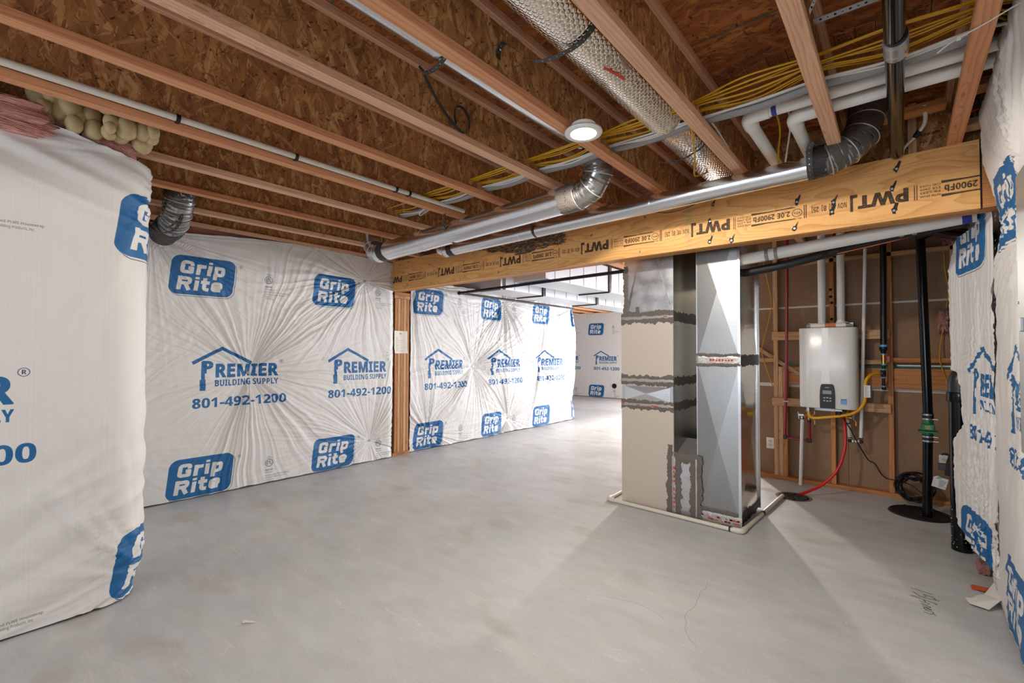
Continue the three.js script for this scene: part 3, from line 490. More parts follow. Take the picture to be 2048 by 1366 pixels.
// ---------- stud post on the left, under the beam end ----------
{
  const t = thing('stud_post', 'built-up post of five bare studs under the left end of the beam', 'post', [-4.86, 0, -3.54]);
  for (let i = 0; i < 5; i++) part('stud', rbox(-0.09, 0, 0.04, 1.985 - (i === 4 ? 0 : 0), 0.1 - i * 0.045 - 0.042, 0.1 - i * 0.045 - 0.001, 0.004, 'y', i * 0.4), i % 2 ? M.stud : M.studB, t);
  part('bottom_plate', rbox(-0.09, 0.004, 0, 0.039, -0.135, 0.125, 0.003, 'z'), M.studB, t);
  part('top_plate', rbox(-0.09, 0.004, 1.986, 2.025, -0.13, 0.11, 0.003, 'z'), M.stud, t); part('top_plate', rbox(-0.09, 0.004, 2.026, 2.065, -0.13, 0.11, 0.003, 'z', 0.3), M.studB, t);
  const c = (() => { const [c, g] = canvas(256, 384); g.fillStyle = '#efe7da'; g.fillRect(0, 0, 256, 384); g.strokeStyle = '#8d8578'; g.strokeRect(60, 90, 140, 70); g.strokeRect(90, 170, 110, 120); g.fillStyle = '#777064'; for (let i = 0; i < 20; i++) g.fillRect(30 + (i % 3) * 8, 110 + i * 12, 26 + (i * 37) % 30, 3); g.fillRect(110, 40, 40, 14); g.fillRect(40, 340, 160, 3); return ctex(c); })();
  const g = new THREE.PlaneGeometry(0.2, 0.285, 12, 12), p = g.attributes.position; for (let i = 0; i < p.count; i++) p.setZ(i, 0.012 + 0.012 * sst(0, 0.1, Math.abs(p.getX(i))) + 0.012 * sst(-0.06, -0.14, p.getY(i)));
  g.computeVertexNormals(); const m = solo('paper_notice', place(g, -4.858, 1.43, -3.515, 0, Math.PI / 2, 0), std({ map: c, roughness: 0.8, side: THREE.DoubleSide }), 'paper notice sheet tacked to the bare stud post', 'paper');
}
// ---------- round ceiling light ----------
function ceilingLight(x, z, label, power) {
  const t = thing('ceiling_light', label, 'ceiling light', [x, 2.396, z]);
  part('trim_ring', new THREE.LatheGeometry([[0.062, 0.004], [0.075, 0], [0.09, 0.003], [0.094, 0.01], [0.092, 0.018], [0.05, 0.02]].map(([r, y]) => new THREE.Vector2(r, y)), 40), M.lampBody, t);
  part('driver_box', cyl([0, 0.018, 0], [0, 0.05, 0], 0.06, 24), M.lampBody, t);
  part('lens', cyl([0, 0.003, 0], [0, 0.009, 0], 0.064, 36), M.lampGlow, t);
  const l = new THREE.SpotLight(0xfff6ea, power, 0, Math.PI / 2 * 0.99, 0.08, 2); l.name = 'lamp_light'; l.position.set(x, 2.39, z); l.target.position.set(x, 0, z); l.castShadow = true; l.shadow.radius = 3; scene.add(l, l.target);
}
ceilingLight(-1.196, -1.955, 'glowing round white ceiling light under the wooden joists', 8.2);
ceilingLight(-1.3, 1.9, 'unseen round ceiling light behind the camera, placed to light the foreground', 2.5);  // lamp out of view, lights the front of the room
ceilingLight(-2.68, -8.0, 'added round ceiling light brightening the rear room, hidden behind the metal column', 32);  // fill lamp added to brighten the rear floor, hidden from the camera
// ---------- round metal ducts ----------
const lathe = (pts, seg = 40) => new THREE.LatheGeometry(pts.map(([r, y]) => new THREE.Vector2(r, y)), seg);
// straight round duct with rolled beads at its ends and joints
function roundDuct(p0, p1, r, beads = [], seg = 44) {
  p0 = vec(p0); p1 = vec(p1); const d = p1.clone().sub(p0), L = d.length(), pr = [[r * 0.98, 0], [r, 0.002]];
  for (const b of [...beads].sort((a, c) => a - c)) pr.push([r, b - 0.006], [r + 0.0025, b], [r, b + 0.006]);
  pr.push([r, L - 0.002], [r * 0.98, L]);
  const g = lathe(pr, seg); g.applyQuaternion(new THREE.Quaternion().setFromUnitVectors(V(0, 1, 0), d.normalize()));
  return g.translate(p0.x, p0.y, p0.z);
}
// gored elbow: short straight gores with a raised seam at each joint
function gores(pts, r) {
  const out = [], seams = []; pts = pts.map(vec);
  for (let i = 0; i < pts.length - 1; i++) {
    const a = pts[i], b = pts[i + 1], d = b.clone().sub(a).normalize(); out.push(cyl(a, b, r, 36, r, true));
    if (i) { const pd = a.clone().sub(pts[i - 1]).normalize(), t = new THREE.TorusGeometry(r, 0.0035, 8, 36); t.applyQuaternion(new THREE.Quaternion().setFromUnitVectors(V(0, 0, 1), d.clone().add(pd).normalize())); seams.push(t.translate(a.x, a.y, a.z)); const s = new THREE.SphereGeometry(r * 0.995, 28, 18); out.push(s.translate(a.x, a.y, a.z)); }
  }
  return [out, seams];
}
// brushed-on sealant: an uneven sleeve of small thickness round a duct
function sleeve(p0, p1, r, seed, ragged = 0.012, t = 0.0035) {
  p0 = vec(p0); p1 = vec(p1); const d = p1.clone().sub(p0), L = d.length(), n = 60, m = 14, pos = [], idx = [];
  for (let j = 0; j <= m; j++) for (let i = 0; i <= n; i++) {
    const a = i / n * Math.PI * 2, c = Math.cos(a), s = Math.sin(a), e = ragged * (noise(c * 2.2 + (j > m / 2 ? 9 : 0), s * 2.2, seed) + 0.5 * noise(c * 9 + (j > m / 2 ? 9 : 0), s * 9, seed)), f = j / m, edge = Math.min(1, Math.min(f, 1 - f) * 8);
    const rr = r + t * edge * (0.7 + 0.6 * noise(c * 4, s * 4 + f * 6, seed)); pos.push(rr * c, lerp(e, L + e, f), rr * s);
  }
  for (let j = 0; j < m; j++) for (let i = 0; i < n; i++) { const a = j * (n + 1) + i, b = a + 1, q = a + n + 1; idx.push(a, q, q + 1, a, q + 1, b); }
  const g = new THREE.BufferGeometry(); g.setAttribute('position', new THREE.Float32BufferAttribute(pos, 3)); g.setIndex(idx); g.computeVertexNormals();
  g.applyQuaternion(new THREE.Quaternion().setFromUnitVectors(V(0, 1, 0), d.normalize())); g.translate(p0.x, p0.y, p0.z);
  const q = g.toNonIndexed(); q.setAttribute('uv', new THREE.Float32BufferAttribute(Array.from({ length: q.attributes.position.count * 2 }, (_, i) => q.attributes.position.array[(i >> 1) * 3 + (i % 2)] * 2), 2)); return q;
}
// flat perforated strap: ribbon through points, 'wide' is the direction of its width
function band(pts, wide, width = 0.02, t = 0.0014, seg = 60) {
  const c = new THREE.CatmullRomCurve3(pts.map(vec), false, 'centripetal'), P = c.getSpacedPoints(seg), w = vec(wide).normalize().multiplyScalar(width / 2), pos = [], idx = [];
  P.forEach((p, i) => { const d = (P[i + 1] ?? p).clone().sub(P[i - 1] ?? p).normalize(), n = d.clone().cross(w).normalize().multiplyScalar(t / 2); for (const [a, b] of [[1, 1], [-1, 1], [-1, -1], [1, -1]]) { const v = p.clone().addScaledVector(w, a).addScaledVector(n, b); pos.push(v.x, v.y, v.z); } });
  for (let i = 0; i < seg; i++) for (let k = 0; k < 4; k++) { const a = i * 4 + k, b = i * 4 + (k + 1) % 4; idx.push(a, b, b + 4, a, b + 4, a + 4); }
  const e = seg * 4; idx.push(0, 2, 1, 0, 3, 2, e, e + 1, e + 2, e, e + 2, e + 3);
  let g = new THREE.BufferGeometry(); g.setAttribute('position', new THREE.Float32BufferAttribute(pos, 3)); g.setIndex(idx); g = g.toNonIndexed(); g.computeVertexNormals();
  return g;
}
function strap(label, pts, wide, width = 0.02, nails = []) {
  const t = thing('hanger_strap', label, 'strap', [0, 0, 0], 'perforated hanger straps');
  part('band', band(pts, wide, width), M.strap, t);
  const c = new THREE.CatmullRomCurve3(pts.map(vec), false, 'centripetal'), L = c.getLength(), n = Math.floor(L / 0.03), w = vec(wide).normalize();
  const dots = []; for (let i = 1; i < n; i++) { const p = c.getPointAt(i / n), d = c.getTangentAt(i / n), nn = d.clone().cross(w).normalize(); dots.push(cyl(p.clone().addScaledVector(nn, -0.0012), p.clone().addScaledVector(nn, 0.0012), 0.0026, 8)); }
  part('punched_holes', dots, M.nail, t);
  for (const [x, y, z] of nails) part('nail', new THREE.SphereGeometry(0.006, 10, 8).translate(x, y, z), M.nail, t);
  return t;
}
{ // the large duct above, with its elbow
  const t = thing('round_duct', 'thicker shiny round metal duct in front of the beam, with a gored right elbow', 'duct');
  const a = [-3.8, 2.268, -2.545], b = [-1.68, 2.318, -2.527];
  part('pipe', roundDuct(a, b, 0.089, [0.62, 0.66, 1.86]), M.galvBright, t);
  const [e, s] = gores([[-1.69, 2.318, -2.527], [-1.58, 2.32, -2.527], [-1.485, 2.355, -2.524], [-1.43, 2.43, -2.515], [-1.425, 2.56, -2.49]], 0.088);
  part('elbow', e, M.brushLight, t); part('seam', s, M.galvDull, t);
  parts('sealant', [sleeve([-1.71, 2.318, -2.527], [-1.565, 2.322, -2.527], 0.089, 4, 0.02), sleeve([-1.427, 2.47, -2.51], [-1.425, 2.6, -2.48], 0.089, 7, 0.02)], M.mastic, t, 'smeared grey sealant');
  const [e2, s2] = gores([[-3.79, 2.268, -2.545], [-3.86, 2.267, -2.545], [-3.93, 2.29, -2.55], [-3.99, 2.35, -2.56], [-4.02, 2.5, -2.57]], 0.089);
  part('elbow', e2, M.galvBright, t); part('seam', s2, M.nail, t);
  part('sealant', sleeve([-3.8, 2.268, -2.545], [-3.7, 2.27, -2.545], 0.09, 9, 0.012), M.masticDark, t, 'dark sealant band');
}
{ // the slender duct behind it
  const t = thing('round_duct', 'slender shiny round metal duct running along the beam face below the thicker duct', 'duct');
  part('pipe', roundDuct([-3.4, 2.318, -3.037], [-0.37, 2.35, -3.03], 0.062, [0.9, 0.93, 2.1]), M.galvBright, t);
  const [e2, s2] = gores([[-3.39, 2.318, -3.037], [-3.44, 2.318, -3.037], [-3.5, 2.34, -3.04], [-3.53, 2.42, -3.05], [-3.54, 2.52, -3.06]], 0.064); part('elbow', e2, M.galvBright, t); part('seam', s2, M.nail, t);
  part('sealant', sleeve([-3.39, 2.318, -3.037], [-3.31, 2.319, -3.037], 0.063, 19, 0.012), M.masticDark, t, 'dark sealant band');
  const [e, s] = gores([[-0.375, 2.372, -3.04], [-0.29, 2.378, -3.045], [-0.21, 2.415, -3.055], [-0.15, 2.49, -3.1], [-0.132, 2.58, -3.14], [-0.125, 2.7, -3.17]], 0.085);
  part('elbow', e, M.brushDark, t); part('seam', s, M.galvDull, t);
  part('sealant', sleeve([-0.385, 2.372, -3.04], [-0.3, 2.38, -3.045], 0.0855, 24, 0.02), M.masticDark, t, 'smeared dark sealant');
}
{ // duct in the bay above the light
  const t = thing('round_duct', 'smooth round metal duct tucked between joists, reflecting blue daylight, left of the ceiling light', 'duct');
  part('pipe', roundDuct([-1.455, 2.62, 4.2], [-1.455, 2.62, -2.36], 0.08, [2.9, 5.42, 5.45]), M.galvBright, t);
}
{ // insulated duct
  const t = thing('insulated_duct', 'fat round duct wrapped in silver bubble foil between two joists', 'duct');
  const g = roundDuct([-0.94, 2.605, 4.2], [-0.94, 2.6, -3.3], 0.122, [], 64);
  part('foil_jacket', g, M.foil, t);
  parts('foil_tape', [sleeve([-0.94, 2.604, -1.62], [-0.94, 2.604, -1.86], 0.122, 31, 0.06, 0.003), sleeve([-0.94, 2.602, -2.35], [-0.94, 2.602, -2.5], 0.122, 34, 0.04, 0.003), sleeve([-0.94, 2.604, -0.62], [-0.94, 2.604, -0.72], 0.122, 36, 0.04, 0.003)], M.foilFlat, t, 'crumpled foil tape');
  const q = sleeve([-0.94, 2.604, -1.7], [-0.94, 2.604, -1.76], 0.1235, 39, 0.02, 0.002); part('printed_tape_mark', band([[-0.915, 2.4785, -1.66], [-0.9, 2.479, -1.72], [-0.89, 2.481, -1.79]], [1, 0.2, 0], 0.012, 0.001, 12), M.redInk, t, 'red print on the tape');
}
{ // small elbow in front of the left wall
  const t = thing('duct_elbow', 'short dented metal duct elbow turning down against the left wrapped wall', 'duct');
  const [e, s] = gores([[-4.06, 2.56, -0.98], [-4.1, 2.44, -0.98], [-4.16, 2.36, -0.98], [-4.25, 2.31, -0.985], [-4.36, 2.29, -0.99]], 0.098);
  part('elbow', e, M.brushLight, t); part('seam', s, M.galvDull, t);
  part('sealant', sleeve([-4.06, 2.56, -0.98], [-4.1, 2.45, -0.98], 0.098, 51, 0.03), M.masticDark, t); part('collar', sleeve([-4.33, 2.295, -0.988], [-4.46, 2.28, -0.99], 0.1, 55, 0.01), M.masticDark, t); part('collar', cyl([-4.4, 2.285, -0.99], [-4.6, 2.27, -0.99], 0.098, 30), M.masticDark, t);
  part('branch_duct', cyl([-4.06, 2.58, -0.9], [-4.06, 2.58, -3.3], 0.07, 24), M.galvDull, t);
  strap('metal strap holding the small duct elbow at the left wall', [[-4.6, 2.42, -0.86], [-4.35, 2.25, -0.87], [-4.24, 2.2, -0.9], [-4.16, 2.21, -0.95], [-4.09, 2.26, -0.98], [-4.06, 2.34, -0.99], [-4.05, 2.43, -0.99]], [0.1, 0.3, 1], 0.018);
}
strap('perforated strap curled round the thicker duct near its left end', [[-2.787, 2.428, -2.44], [-2.786, 2.38, -2.438], [-2.786, 2.3, -2.444], [-2.786, 2.24, -2.475], [-2.786, 2.2, -2.54], [-2.786, 2.24, -2.61], [-2.786, 2.3, -2.645], [-2.786, 2.428, -2.65]], [1, 0, 0], 0.022, [[-2.787, 2.425, -2.44]]);
strap('perforated strap curled under the middle of the slender duct', [[-2.31, 2.428, -2.955], [-2.31, 2.36, -2.96], [-2.31, 2.3, -2.975], [-2.31, 2.268, -3.03], [-2.31, 2.3, -3.085], [-2.31, 2.4, -3.1]], [1, 0, 0], 0.02);
strap('thick grey strap gripping the duct elbow above the right end of the beam', [[-0.31, 2.425, -2.92], [-0.345, 2.46, -2.94], [-0.365, 2.44, -2.945], [-0.37, 2.37, -2.948], [-0.37, 2.31, -2.97], [-0.37, 2.283, -3.035], [-0.37, 2.31, -3.1]], [1, 0, 0], 0.03);
strap('perforated strap slung under the silver foil duct', [[-1.262, 2.53, -1.395], [-1.268, 2.56, -1.4], [-1.25, 2.6, -1.41], [-1.2, 2.56, -1.425], [-1.1, 2.475, -1.44], [-0.985, 2.468, -1.46], [-0.9, 2.479, -1.46], [-0.84, 2.52, -1.46], [-0.805, 2.6, -1.46], [-0.775, 2.69, -1.46]], [0, 0, 1], 0.024, [[-1.258, 2.57, -1.4]]);
strap('thin metal strap bowed under the far end of the foil duct', [[-1.28, 2.62, -2.65], [-1.2, 2.53, -2.68], [-1.08, 2.462, -2.7], [-0.95, 2.46, -2.7], [-0.84, 2.51, -2.7], [-0.79, 2.62, -2.7]], [0, 0, 1], 0.016);
{
  const t = strap('dark strap nailed to a joist with its free end hanging in a loop', [[-1.372, 2.66, -1.25], [-1.385, 2.6, -1.25], [-1.42, 2.545, -1.25], [-1.5, 2.525, -1.26], [-1.6, 2.55, -1.28], [-1.7, 2.635, -1.33], [-1.752, 2.685, -1.38], [-1.766, 2.68, -1.4]], [0.2, 0.3, 1], 0.02, [[-1.764, 2.69, -1.39]]);
  part('hanging_end', band([[-1.764, 2.685, -1.395], [-1.762, 2.66, -1.41], [-1.758, 2.56, -1.5], [-1.755, 2.5, -1.58], [-1.752, 2.472, -1.655], [-1.752, 2.5, -1.7], [-1.752, 2.56, -1.7], [-1.752, 2.6, -1.655], [-1.752, 2.585, -1.605], [-1.752, 2.53, -1.6], [-1.753, 2.5, -1.61]], [1, 0.1, 0.3], 0.02, 0.0014, 90), M.strap, t);
}

// ---------- rectangular trunk ducts of the rear room ----------
function trunkDuct(label, x0, x1, y0, y1, z0, z1, seams) {
  const t = thing('trunk_duct', label, 'duct', [0, 0, 0]);
  part('duct_body', box(x0, x1, y0, y1, z1, z0, 'z'), M.galvDull, t);
  // raised stiffening creases on the side, folded joints with dark sealant
  const ribs = []; for (let z = z0 - 0.18; z > z1; z -= 0.3) ribs.push(box(x1, x1 + 0.004, y0 + 0.004, y1, z - 0.006, z + 0.006)); parts('crease', ribs, M.galvDull, t);
  for (const z of seams) { part('joint_flange', box(x0 - 0.012, x1 + 0.014, y0 - 0.014, y1, z - 0.024, z + 0.024), M.galvDull, t); parts('sealant', [box(x0 - 0.014, x1 + 0.017, y0 - 0.017, y1, z + 0.012, z + 0.028), box(x1 + 0.014, x1 + 0.018, y0 - 0.01, y1, z - 0.03, z)], M.masticDark, t); }
  return t;
}
trunkDuct('long rectangular metal trunk duct nearer the left wall of the rear room', -4.25, -3.8, 2.1, 2.425, -4.35, -9.6, [-5.15, -6.62]);
trunkDuct('rectangular metal trunk duct of the rear room, nearer the furnace column', -3.34, -2.9, 2.1, 2.425, -3.97, -9.0, [-5.38, -7.0]);
{
  const t = trunkDuct('flat white metal duct crossing just behind the beam in the rear room', -4.7, -1.9, 2.215, 2.42, -3.62, -3.92, []);
  part('round_takeoff', cyl([-2.6, 2.17, -3.77], [-2.6, 2.216, -3.77], 0.12, 28), M.galvDull, t);
}
{
  const t = thing('gas_pipe', 'long black iron pipe hung below the ducts just behind the beam', 'pipe');
  part('pipe', cyl([-4.42, 2.082, -4.13], [-1.95, 2.082, -4.0], 0.017, 16), M.iron, t); part('pipe', cyl([-4.42, 2.082, -4.13], [-4.42, 2.082, -6.9], 0.015, 14), M.iron, t);
  part('elbow_fitting', new THREE.SphereGeometry(0.026, 18, 14).translate(-4.42, 2.082, -4.13), M.iron, t);
  part('hanger', box(-3.655, -3.65, 2.06, 2.42, -4.115, -4.085), M.galvDull, t);
}
// ---------- furnace and its plenum in the middle of the room ----------
// sheet metal face with diagonal cross-break creases: raised a little at the middle
function crossBreak(w, h, rise, flip = false) {
  const g = new THREE.BufferGeometry(), P = [[-w / 2, 0, 0], [w / 2, 0, 0], [w / 2, h, 0], [-w / 2, h, 0], [0, h / 2, rise]], tri = [[0, 1, 4], [1, 2, 4], [2, 3, 4], [3, 0, 4]];
  g.setAttribute('position', new THREE.Float32BufferAttribute(tri.flat().flatMap((i) => P[i]), 3)); g.computeVertexNormals();
  g.setAttribute('uv', new THREE.Float32BufferAttribute(tri.flat().flatMap((i) => [P[i][0], P[i][1]]), 2)); return g;
}
// brushed sealant patch on a face: a lumpy strip with a torn outline
function smear(x0, x1, y0, y1, z, seed, rag = 0.012, t = 0.004) {
  const n = 48, m = 10, pos = [], uv = [], idx = [], wide = x1 - x0 > y1 - y0;
  for (let j = 0; j <= m; j++) for (let i = 0; i <= n; i++) {
    let f = i / n, q = j / m; const e = wide ? rag * (noise(f * 70, q > 0.5 ? 9 : 3, seed) * 0.45) + rag * noise(f * 9 * (x1 - x0) / 0.4 + (q > 0.5 ? 20 : 0), seed) + rag * 0.6 * noise(f * 33, seed + (q > 0.5 ? 4 : 0))   : rag * (noise(f * 70, q > 0.5 ? 9 : 3, seed) * 0.45) + rag * noise(f * 9 * (y1 - y0) / 0.4 + (q > 0.5 ? 20 : 0), seed) + rag * 0.6 * noise(f * 33, seed + (q > 0.5 ? 4 : 0));
    const s = (q - 0.5) * 2, X = wide ? lerp(x0, x1, f) : lerp(x0, x1, q) + e * s, Y = wide ? lerp(y0, y1, q) + e * s : lerp(y0, y1, f);
    const edge = Math.min(1, Math.min(q, 1 - q) * 6) * Math.min(1, Math.min(f, 1 - f) * 30);
    pos.push(X, Y, z + 0.0004 + t * edge * (0.5 + 0.7 * Math.abs(noise(X * 30, Y * 30, seed)))); uv.push(X * 3, Y * 3);
  }
  for (let j = 0; j < m; j++) for (let i = 0; i < n; i++) { const a = j * (n + 1) + i, b = a + 1, q = a + n + 1; if (wide) idx.push(a, b, q + 1, a, q + 1, q); else idx.push(a, q + 1, b, a, q, q + 1); }
  const g = new THREE.BufferGeometry(); g.setAttribute('position', new THREE.Float32BufferAttribute(pos, 3)); g.setAttribute('uv', new THREE.Float32BufferAttribute(uv, 2)); g.setIndex(idx); g.computeVertexNormals(); return g;
}
const ZF = -3.69;
{
  const t = thing('furnace', 'tall beige-grey furnace column with taped and sealed joints, left half of the metal column', 'furnace', [0, 0, 0]);
  part('lower_cabinet', rbox(-1.872, -1.412, 0.012, 0.85, -4.4, ZF, 0.004), M.cabinet, t);
  part('coil_section', box(-1.868, -1.416, 0.85, 1.06, -4.39, ZF - 0.004), M.galv, t);
  part('coil_face', place(crossBreak(0.4, 0.12, 0.014), -1.64, 0.9, ZF - 0.002), M.galvBright, t);
  part('side_panel', [box(-1.4119, -1.4095, 0.02, 2.28, -4.38, ZF - 0.006, 'y')], M.galvBare, t, 'bare metal side of the cabinet');
  part('unseen_gap_panel', box(-1.409, -1.23, 0.47, 2.28, -4.3, -4.285, 'y'), M.galvBare, t);  // unseen panel, placed to keep rear light out of the gap
  part('upper_cabinet', rbox(-1.872, -1.412, 1.06, 1.6, -4.4, ZF, 0.004), M.cabinet, t);
  part('supply_plenum', box(-1.845, -1.41, 1.6, 2.3, -4.36, ZF - 0.012, 'y'), M.galv, t);
  // the plenum tapers: a raised folded panel on its face
  { const g = new THREE.BufferGeometry(), z = ZF - 0.0115, zz = ZF - 0.002, P = [[-1.80, 1.66, zz], [-1.425, 1.66, zz], [-1.57, 2.12, z], [-1.71, 2.12, z], [-1.845, 1.62, z], [-1.41, 1.62, z]], tri = [[0, 1, 2], [0, 2, 3], [4, 0, 3], [1, 5, 2], [4, 5, 1], [4, 1, 0]];
    g.setAttribute('position', new THREE.Float32BufferAttribute(tri.flat().flatMap((i) => P[i]), 3)); g.computeVertexNormals(); g.setAttribute('uv', new THREE.Float32BufferAttribute(tri.flat().flatMap((i) => [P[i][0], P[i][1]]), 2)); part('folded_panel', g, M.galv, t); }
  for (const [y0, y1, s] of [[1.555, 1.655, 2], [1.03, 1.115, 5], [0.825, 0.905, 8]]) {
    parts('sealant', [smear(-1.874, -1.41, y0, y1, ZF, s, 0.02), place(smear(-0.3, 0.3, y0, y1, 0, s + 3, 0.02), -1.411, 0, -3.99, 0, Math.PI / 2, 0)], M.mastic, t, 'smeared grey sealant over a joint');
    part('foil_tape', smear(-1.873, -1.41, (y0 + y1) / 2 - 0.012, (y0 + y1) / 2 + 0.012, ZF + 0.004, s + 1, 0.008, 0.002), M.tapeFoil, t, 'foil tape showing through');
  }
  parts('sealant', [smear(-1.855, -1.815, 1.6, 2.06, ZF - 0.01, 14, 0.012), smear(-1.74, -1.7, 1.63, 1.7, ZF - 0.004, 15, 0.012)], M.mastic, t);
  parts('tape_print', [box(-1.868, -1.84, 0.862, 0.873, ZF + 0.006, ZF + 0.0075), box(-1.73, -1.7, 0.858, 0.866, ZF + 0.006, ZF + 0.0075), box(-1.6, -1.54, 0.858, 0.866, ZF + 0.006, ZF + 0.0075), box(-1.49, -1.46, 1.602, 1.61, ZF + 0.006, ZF + 0.0075)], M.redInk, t, 'red print on the tape');
  for (let i = 0; i < 4; i++) part('rivet', new THREE.SphereGeometry(0.0055, 8, 6).translate(-1.41, 1.525, ZF - 0.05 - i * 0.1), M.nail, t);
  for (const x of [-1.815, -1.66, -1.49]) part('screw', new THREE.SphereGeometry(0.003, 6, 5).translate(x, 0.485, ZF), M.copper, t);
  // low box that joins it to the return plenum
  part('return_boot', box(-1.412, -1.232, 0.012, 0.47, -4.1, ZF - 0.004), M.galv, t);
  part('boot_top', place(new THREE.PlaneGeometry(0.18, 0.33), -1.322, 0.52, -3.84, -Math.PI / 2 + 0.35, 0, 0), M.galvDull, t);
  parts('sealant', [smear(-1.47, -1.355, 0.012, 0.47, ZF + 0.001, 21, 0.02), smear(-1.285, -1.195, 0.012, 0.5, ZF + 0.001, 23, 0.016), smear(-1.41, -1.22, 0.43, 0.5, ZF, 25, 0.02), smear(-1.46, -1.42, 0.34, 0.56, ZF, 27, 0.012)], M.mastic, t, 'thick smeared sealant round the low joining box');
  parts('foil_tape', [smear(-1.425, -1.4, 0.02, 0.47, ZF + 0.005, 29, 0.006, 0.002), smear(-1.24, -1.228, 0.02, 0.47, ZF + 0.005, 30, 0.003, 0.002)], M.tapeFoil, t);
  const R = rng(3), ink = []; for (let i = 0; i < 10; i++) { const y = 0.06 + i * 0.034; if (R() < 0.85) ink.push(box(-1.414, -1.404 + 0.004 * R(), y, y + 0.012 + 0.014 * R(), ZF + 0.008, ZF + 0.009)); } parts('tape_print', ink, M.redInk, t, 'red print on the tape');
}
{
  const t = thing('return_plenum', 'tall bright galvanized return duct with diagonal creases, right half of the metal column', 'duct', [0, 0, 0]);
  const x0 = -1.23, x1 = -0.912, zb = -4.3, xc = (x0 + x1) / 2;
  part('duct_body', box(x0 + 0.004, x1 - 0.016, 0.01, 2.3, zb, ZF - 0.016, 'y'), M.galv, t);
  part('front_panel', place(crossBreak(x1 - x0, 1.24, 0.014), xc, 0.012, ZF - 0.012), M.galvFace, t); part('front_panel', place(crossBreak(x1 - x0, 1.05, 0.014), xc, 1.25, ZF - 0.012), M.galvFace, t);
  part('side_panel', place(crossBreak(0.6, 1.24, 0.016), x1 - 0.015, 0.012, -4.0, 0, Math.PI / 2, 0), M.galvMirror, t); part('side_panel', place(crossBreak(0.6, 1.05, 0.016), x1 - 0.015, 1.25, -4.0, 0, Math.PI / 2, 0), M.galvMirror, t);
  parts('corner_seam', [box(x1 - 0.018, x1 + 0.001, 0.01, 2.3, ZF - 0.02, ZF - 0.008), box(x0 - 0.001, x0 + 0.006, 0.01, 2.3, ZF - 0.016, ZF - 0.009), box(x1 - 0.018, x1 + 0.001, 0.01, 2.3, zb - 0.004, zb + 0.006)], M.galvBright, t);
  part('sealant', smear(x0, x1, 1.215, 1.29, ZF - 0.009, 41, 0.016), M.tapeFoil, t, 'taped and sealed joint'); parts('sealant', [place(smear(-0.3, 0.3, 1.21, 1.29, 0, 43, 0.016), x1 - 0.012, 0, -4.0, 0, Math.PI / 2, 0), place(smear(-0.3, 0.3, 0.01, 0.09, 0, 45, 0.03), x1 - 0.012, 0, -4.0, 0, Math.PI / 2, 0)], M.masticDark, t, 'dark sealant');
  parts('sealant', [smear(x0, x1, 1.205, 1.225, ZF - 0.006, 47, 0.01), smear(x0, x1, 1.28, 1.3, ZF - 0.006, 48, 0.01), smear(x0, x1 - 0.02, 0.085, 0.115, ZF - 0.007, 49, 0.01)], M.mastic, t);
  part('base_tape', smear(x0, x1 + 0.004, 0.008, 0.085, ZF - 0.008, 51, 0.006), M.tapeFoil, t, 'foil tape along the floor');
  const R = rng(4), ink = []; for (let i = 0; i < 26; i++) { const x = x0 + 0.03 + R() * 0.27, y = R() < 0.5 ? 0.05 : 0.03, w = 0.006 + 0.016 * R(); ink.push(box(x, Math.min(x + w, x1 - 0.01), y, y + 0.006 + 0.008 * R(), ZF - 0.003, ZF - 0.002)); } for (let i = 0; i < 8; i++) ink.push(box(x0 + 0.1 + i * 0.022, x0 + 0.114 + i * 0.022, 1.245, 1.256 + 0.006 * R(), ZF - 0.002, ZF - 0.001)); parts('tape_print', ink, M.redInk, t, 'red print on the tape');
}
{
  const t = thing('condensate_pipe', 'white plastic drain pipe lying on the floor round the furnace column to the floor drain', 'pipe');
  part('pipe', pipe([[-2.0, 0.016, -4.3], [-1.985, 0.016, -3.655], [-0.89, 0.018, -3.61], [-0.83, 0.02, -4.76]], 0.0155, 0.03), M.pvc, t);
  parts('elbow_fitting', [pipe([[-0.95, 0.02, -3.613], [-0.889, 0.02, -3.61], [-0.885, 0.02, -3.68]], 0.02, 0.03), pipe([[-1.987, 0.018, -3.72], [-1.985, 0.018, -3.655], [-1.92, 0.018, -3.652]], 0.02, 0.03)], M.pvc, t);
  part('primer_mark', cyl([-0.965, 0.02, -3.6135], [-0.975, 0.02, -3.614], 0.0185, 14), M.black, t); part('coupling', cyl([-0.863, 0.019, -4.12], [-0.862, 0.019, -4.15], 0.0185, 14), M.rubber, t);
}
{
  const t = thing('floor_drain', 'round floor drain hole with gravel behind the furnace column', 'drain', [-0.76, 0, -4.86]);
  part('rim', lathe([[0.12, 0.0005], [0.13, 0.003], [0.142, 0.003], [0.146, 0.0005]], 36), std({ color: 0x7a6a50, roughness: 0.9 }), t); part('basin', cyl([0, -0.001, 0], [0, 0.0012, 0], 0.125, 32), M.hole, t);
  const R = rng(8), gs = []; for (let i = 0; i < 90; i++) { const a = R() * 6.28, r = Math.sqrt(R()) * 0.11; gs.push(new THREE.IcosahedronGeometry(0.005 + R() * 0.006, 0).scale(1, 0.7, 1).translate(r * Math.cos(a), 0.004, r * Math.sin(a))); } part('gravel', gs, std({ color: 0x4a4640, roughness: 1 }), t).userData.kind = 'stuff';
}
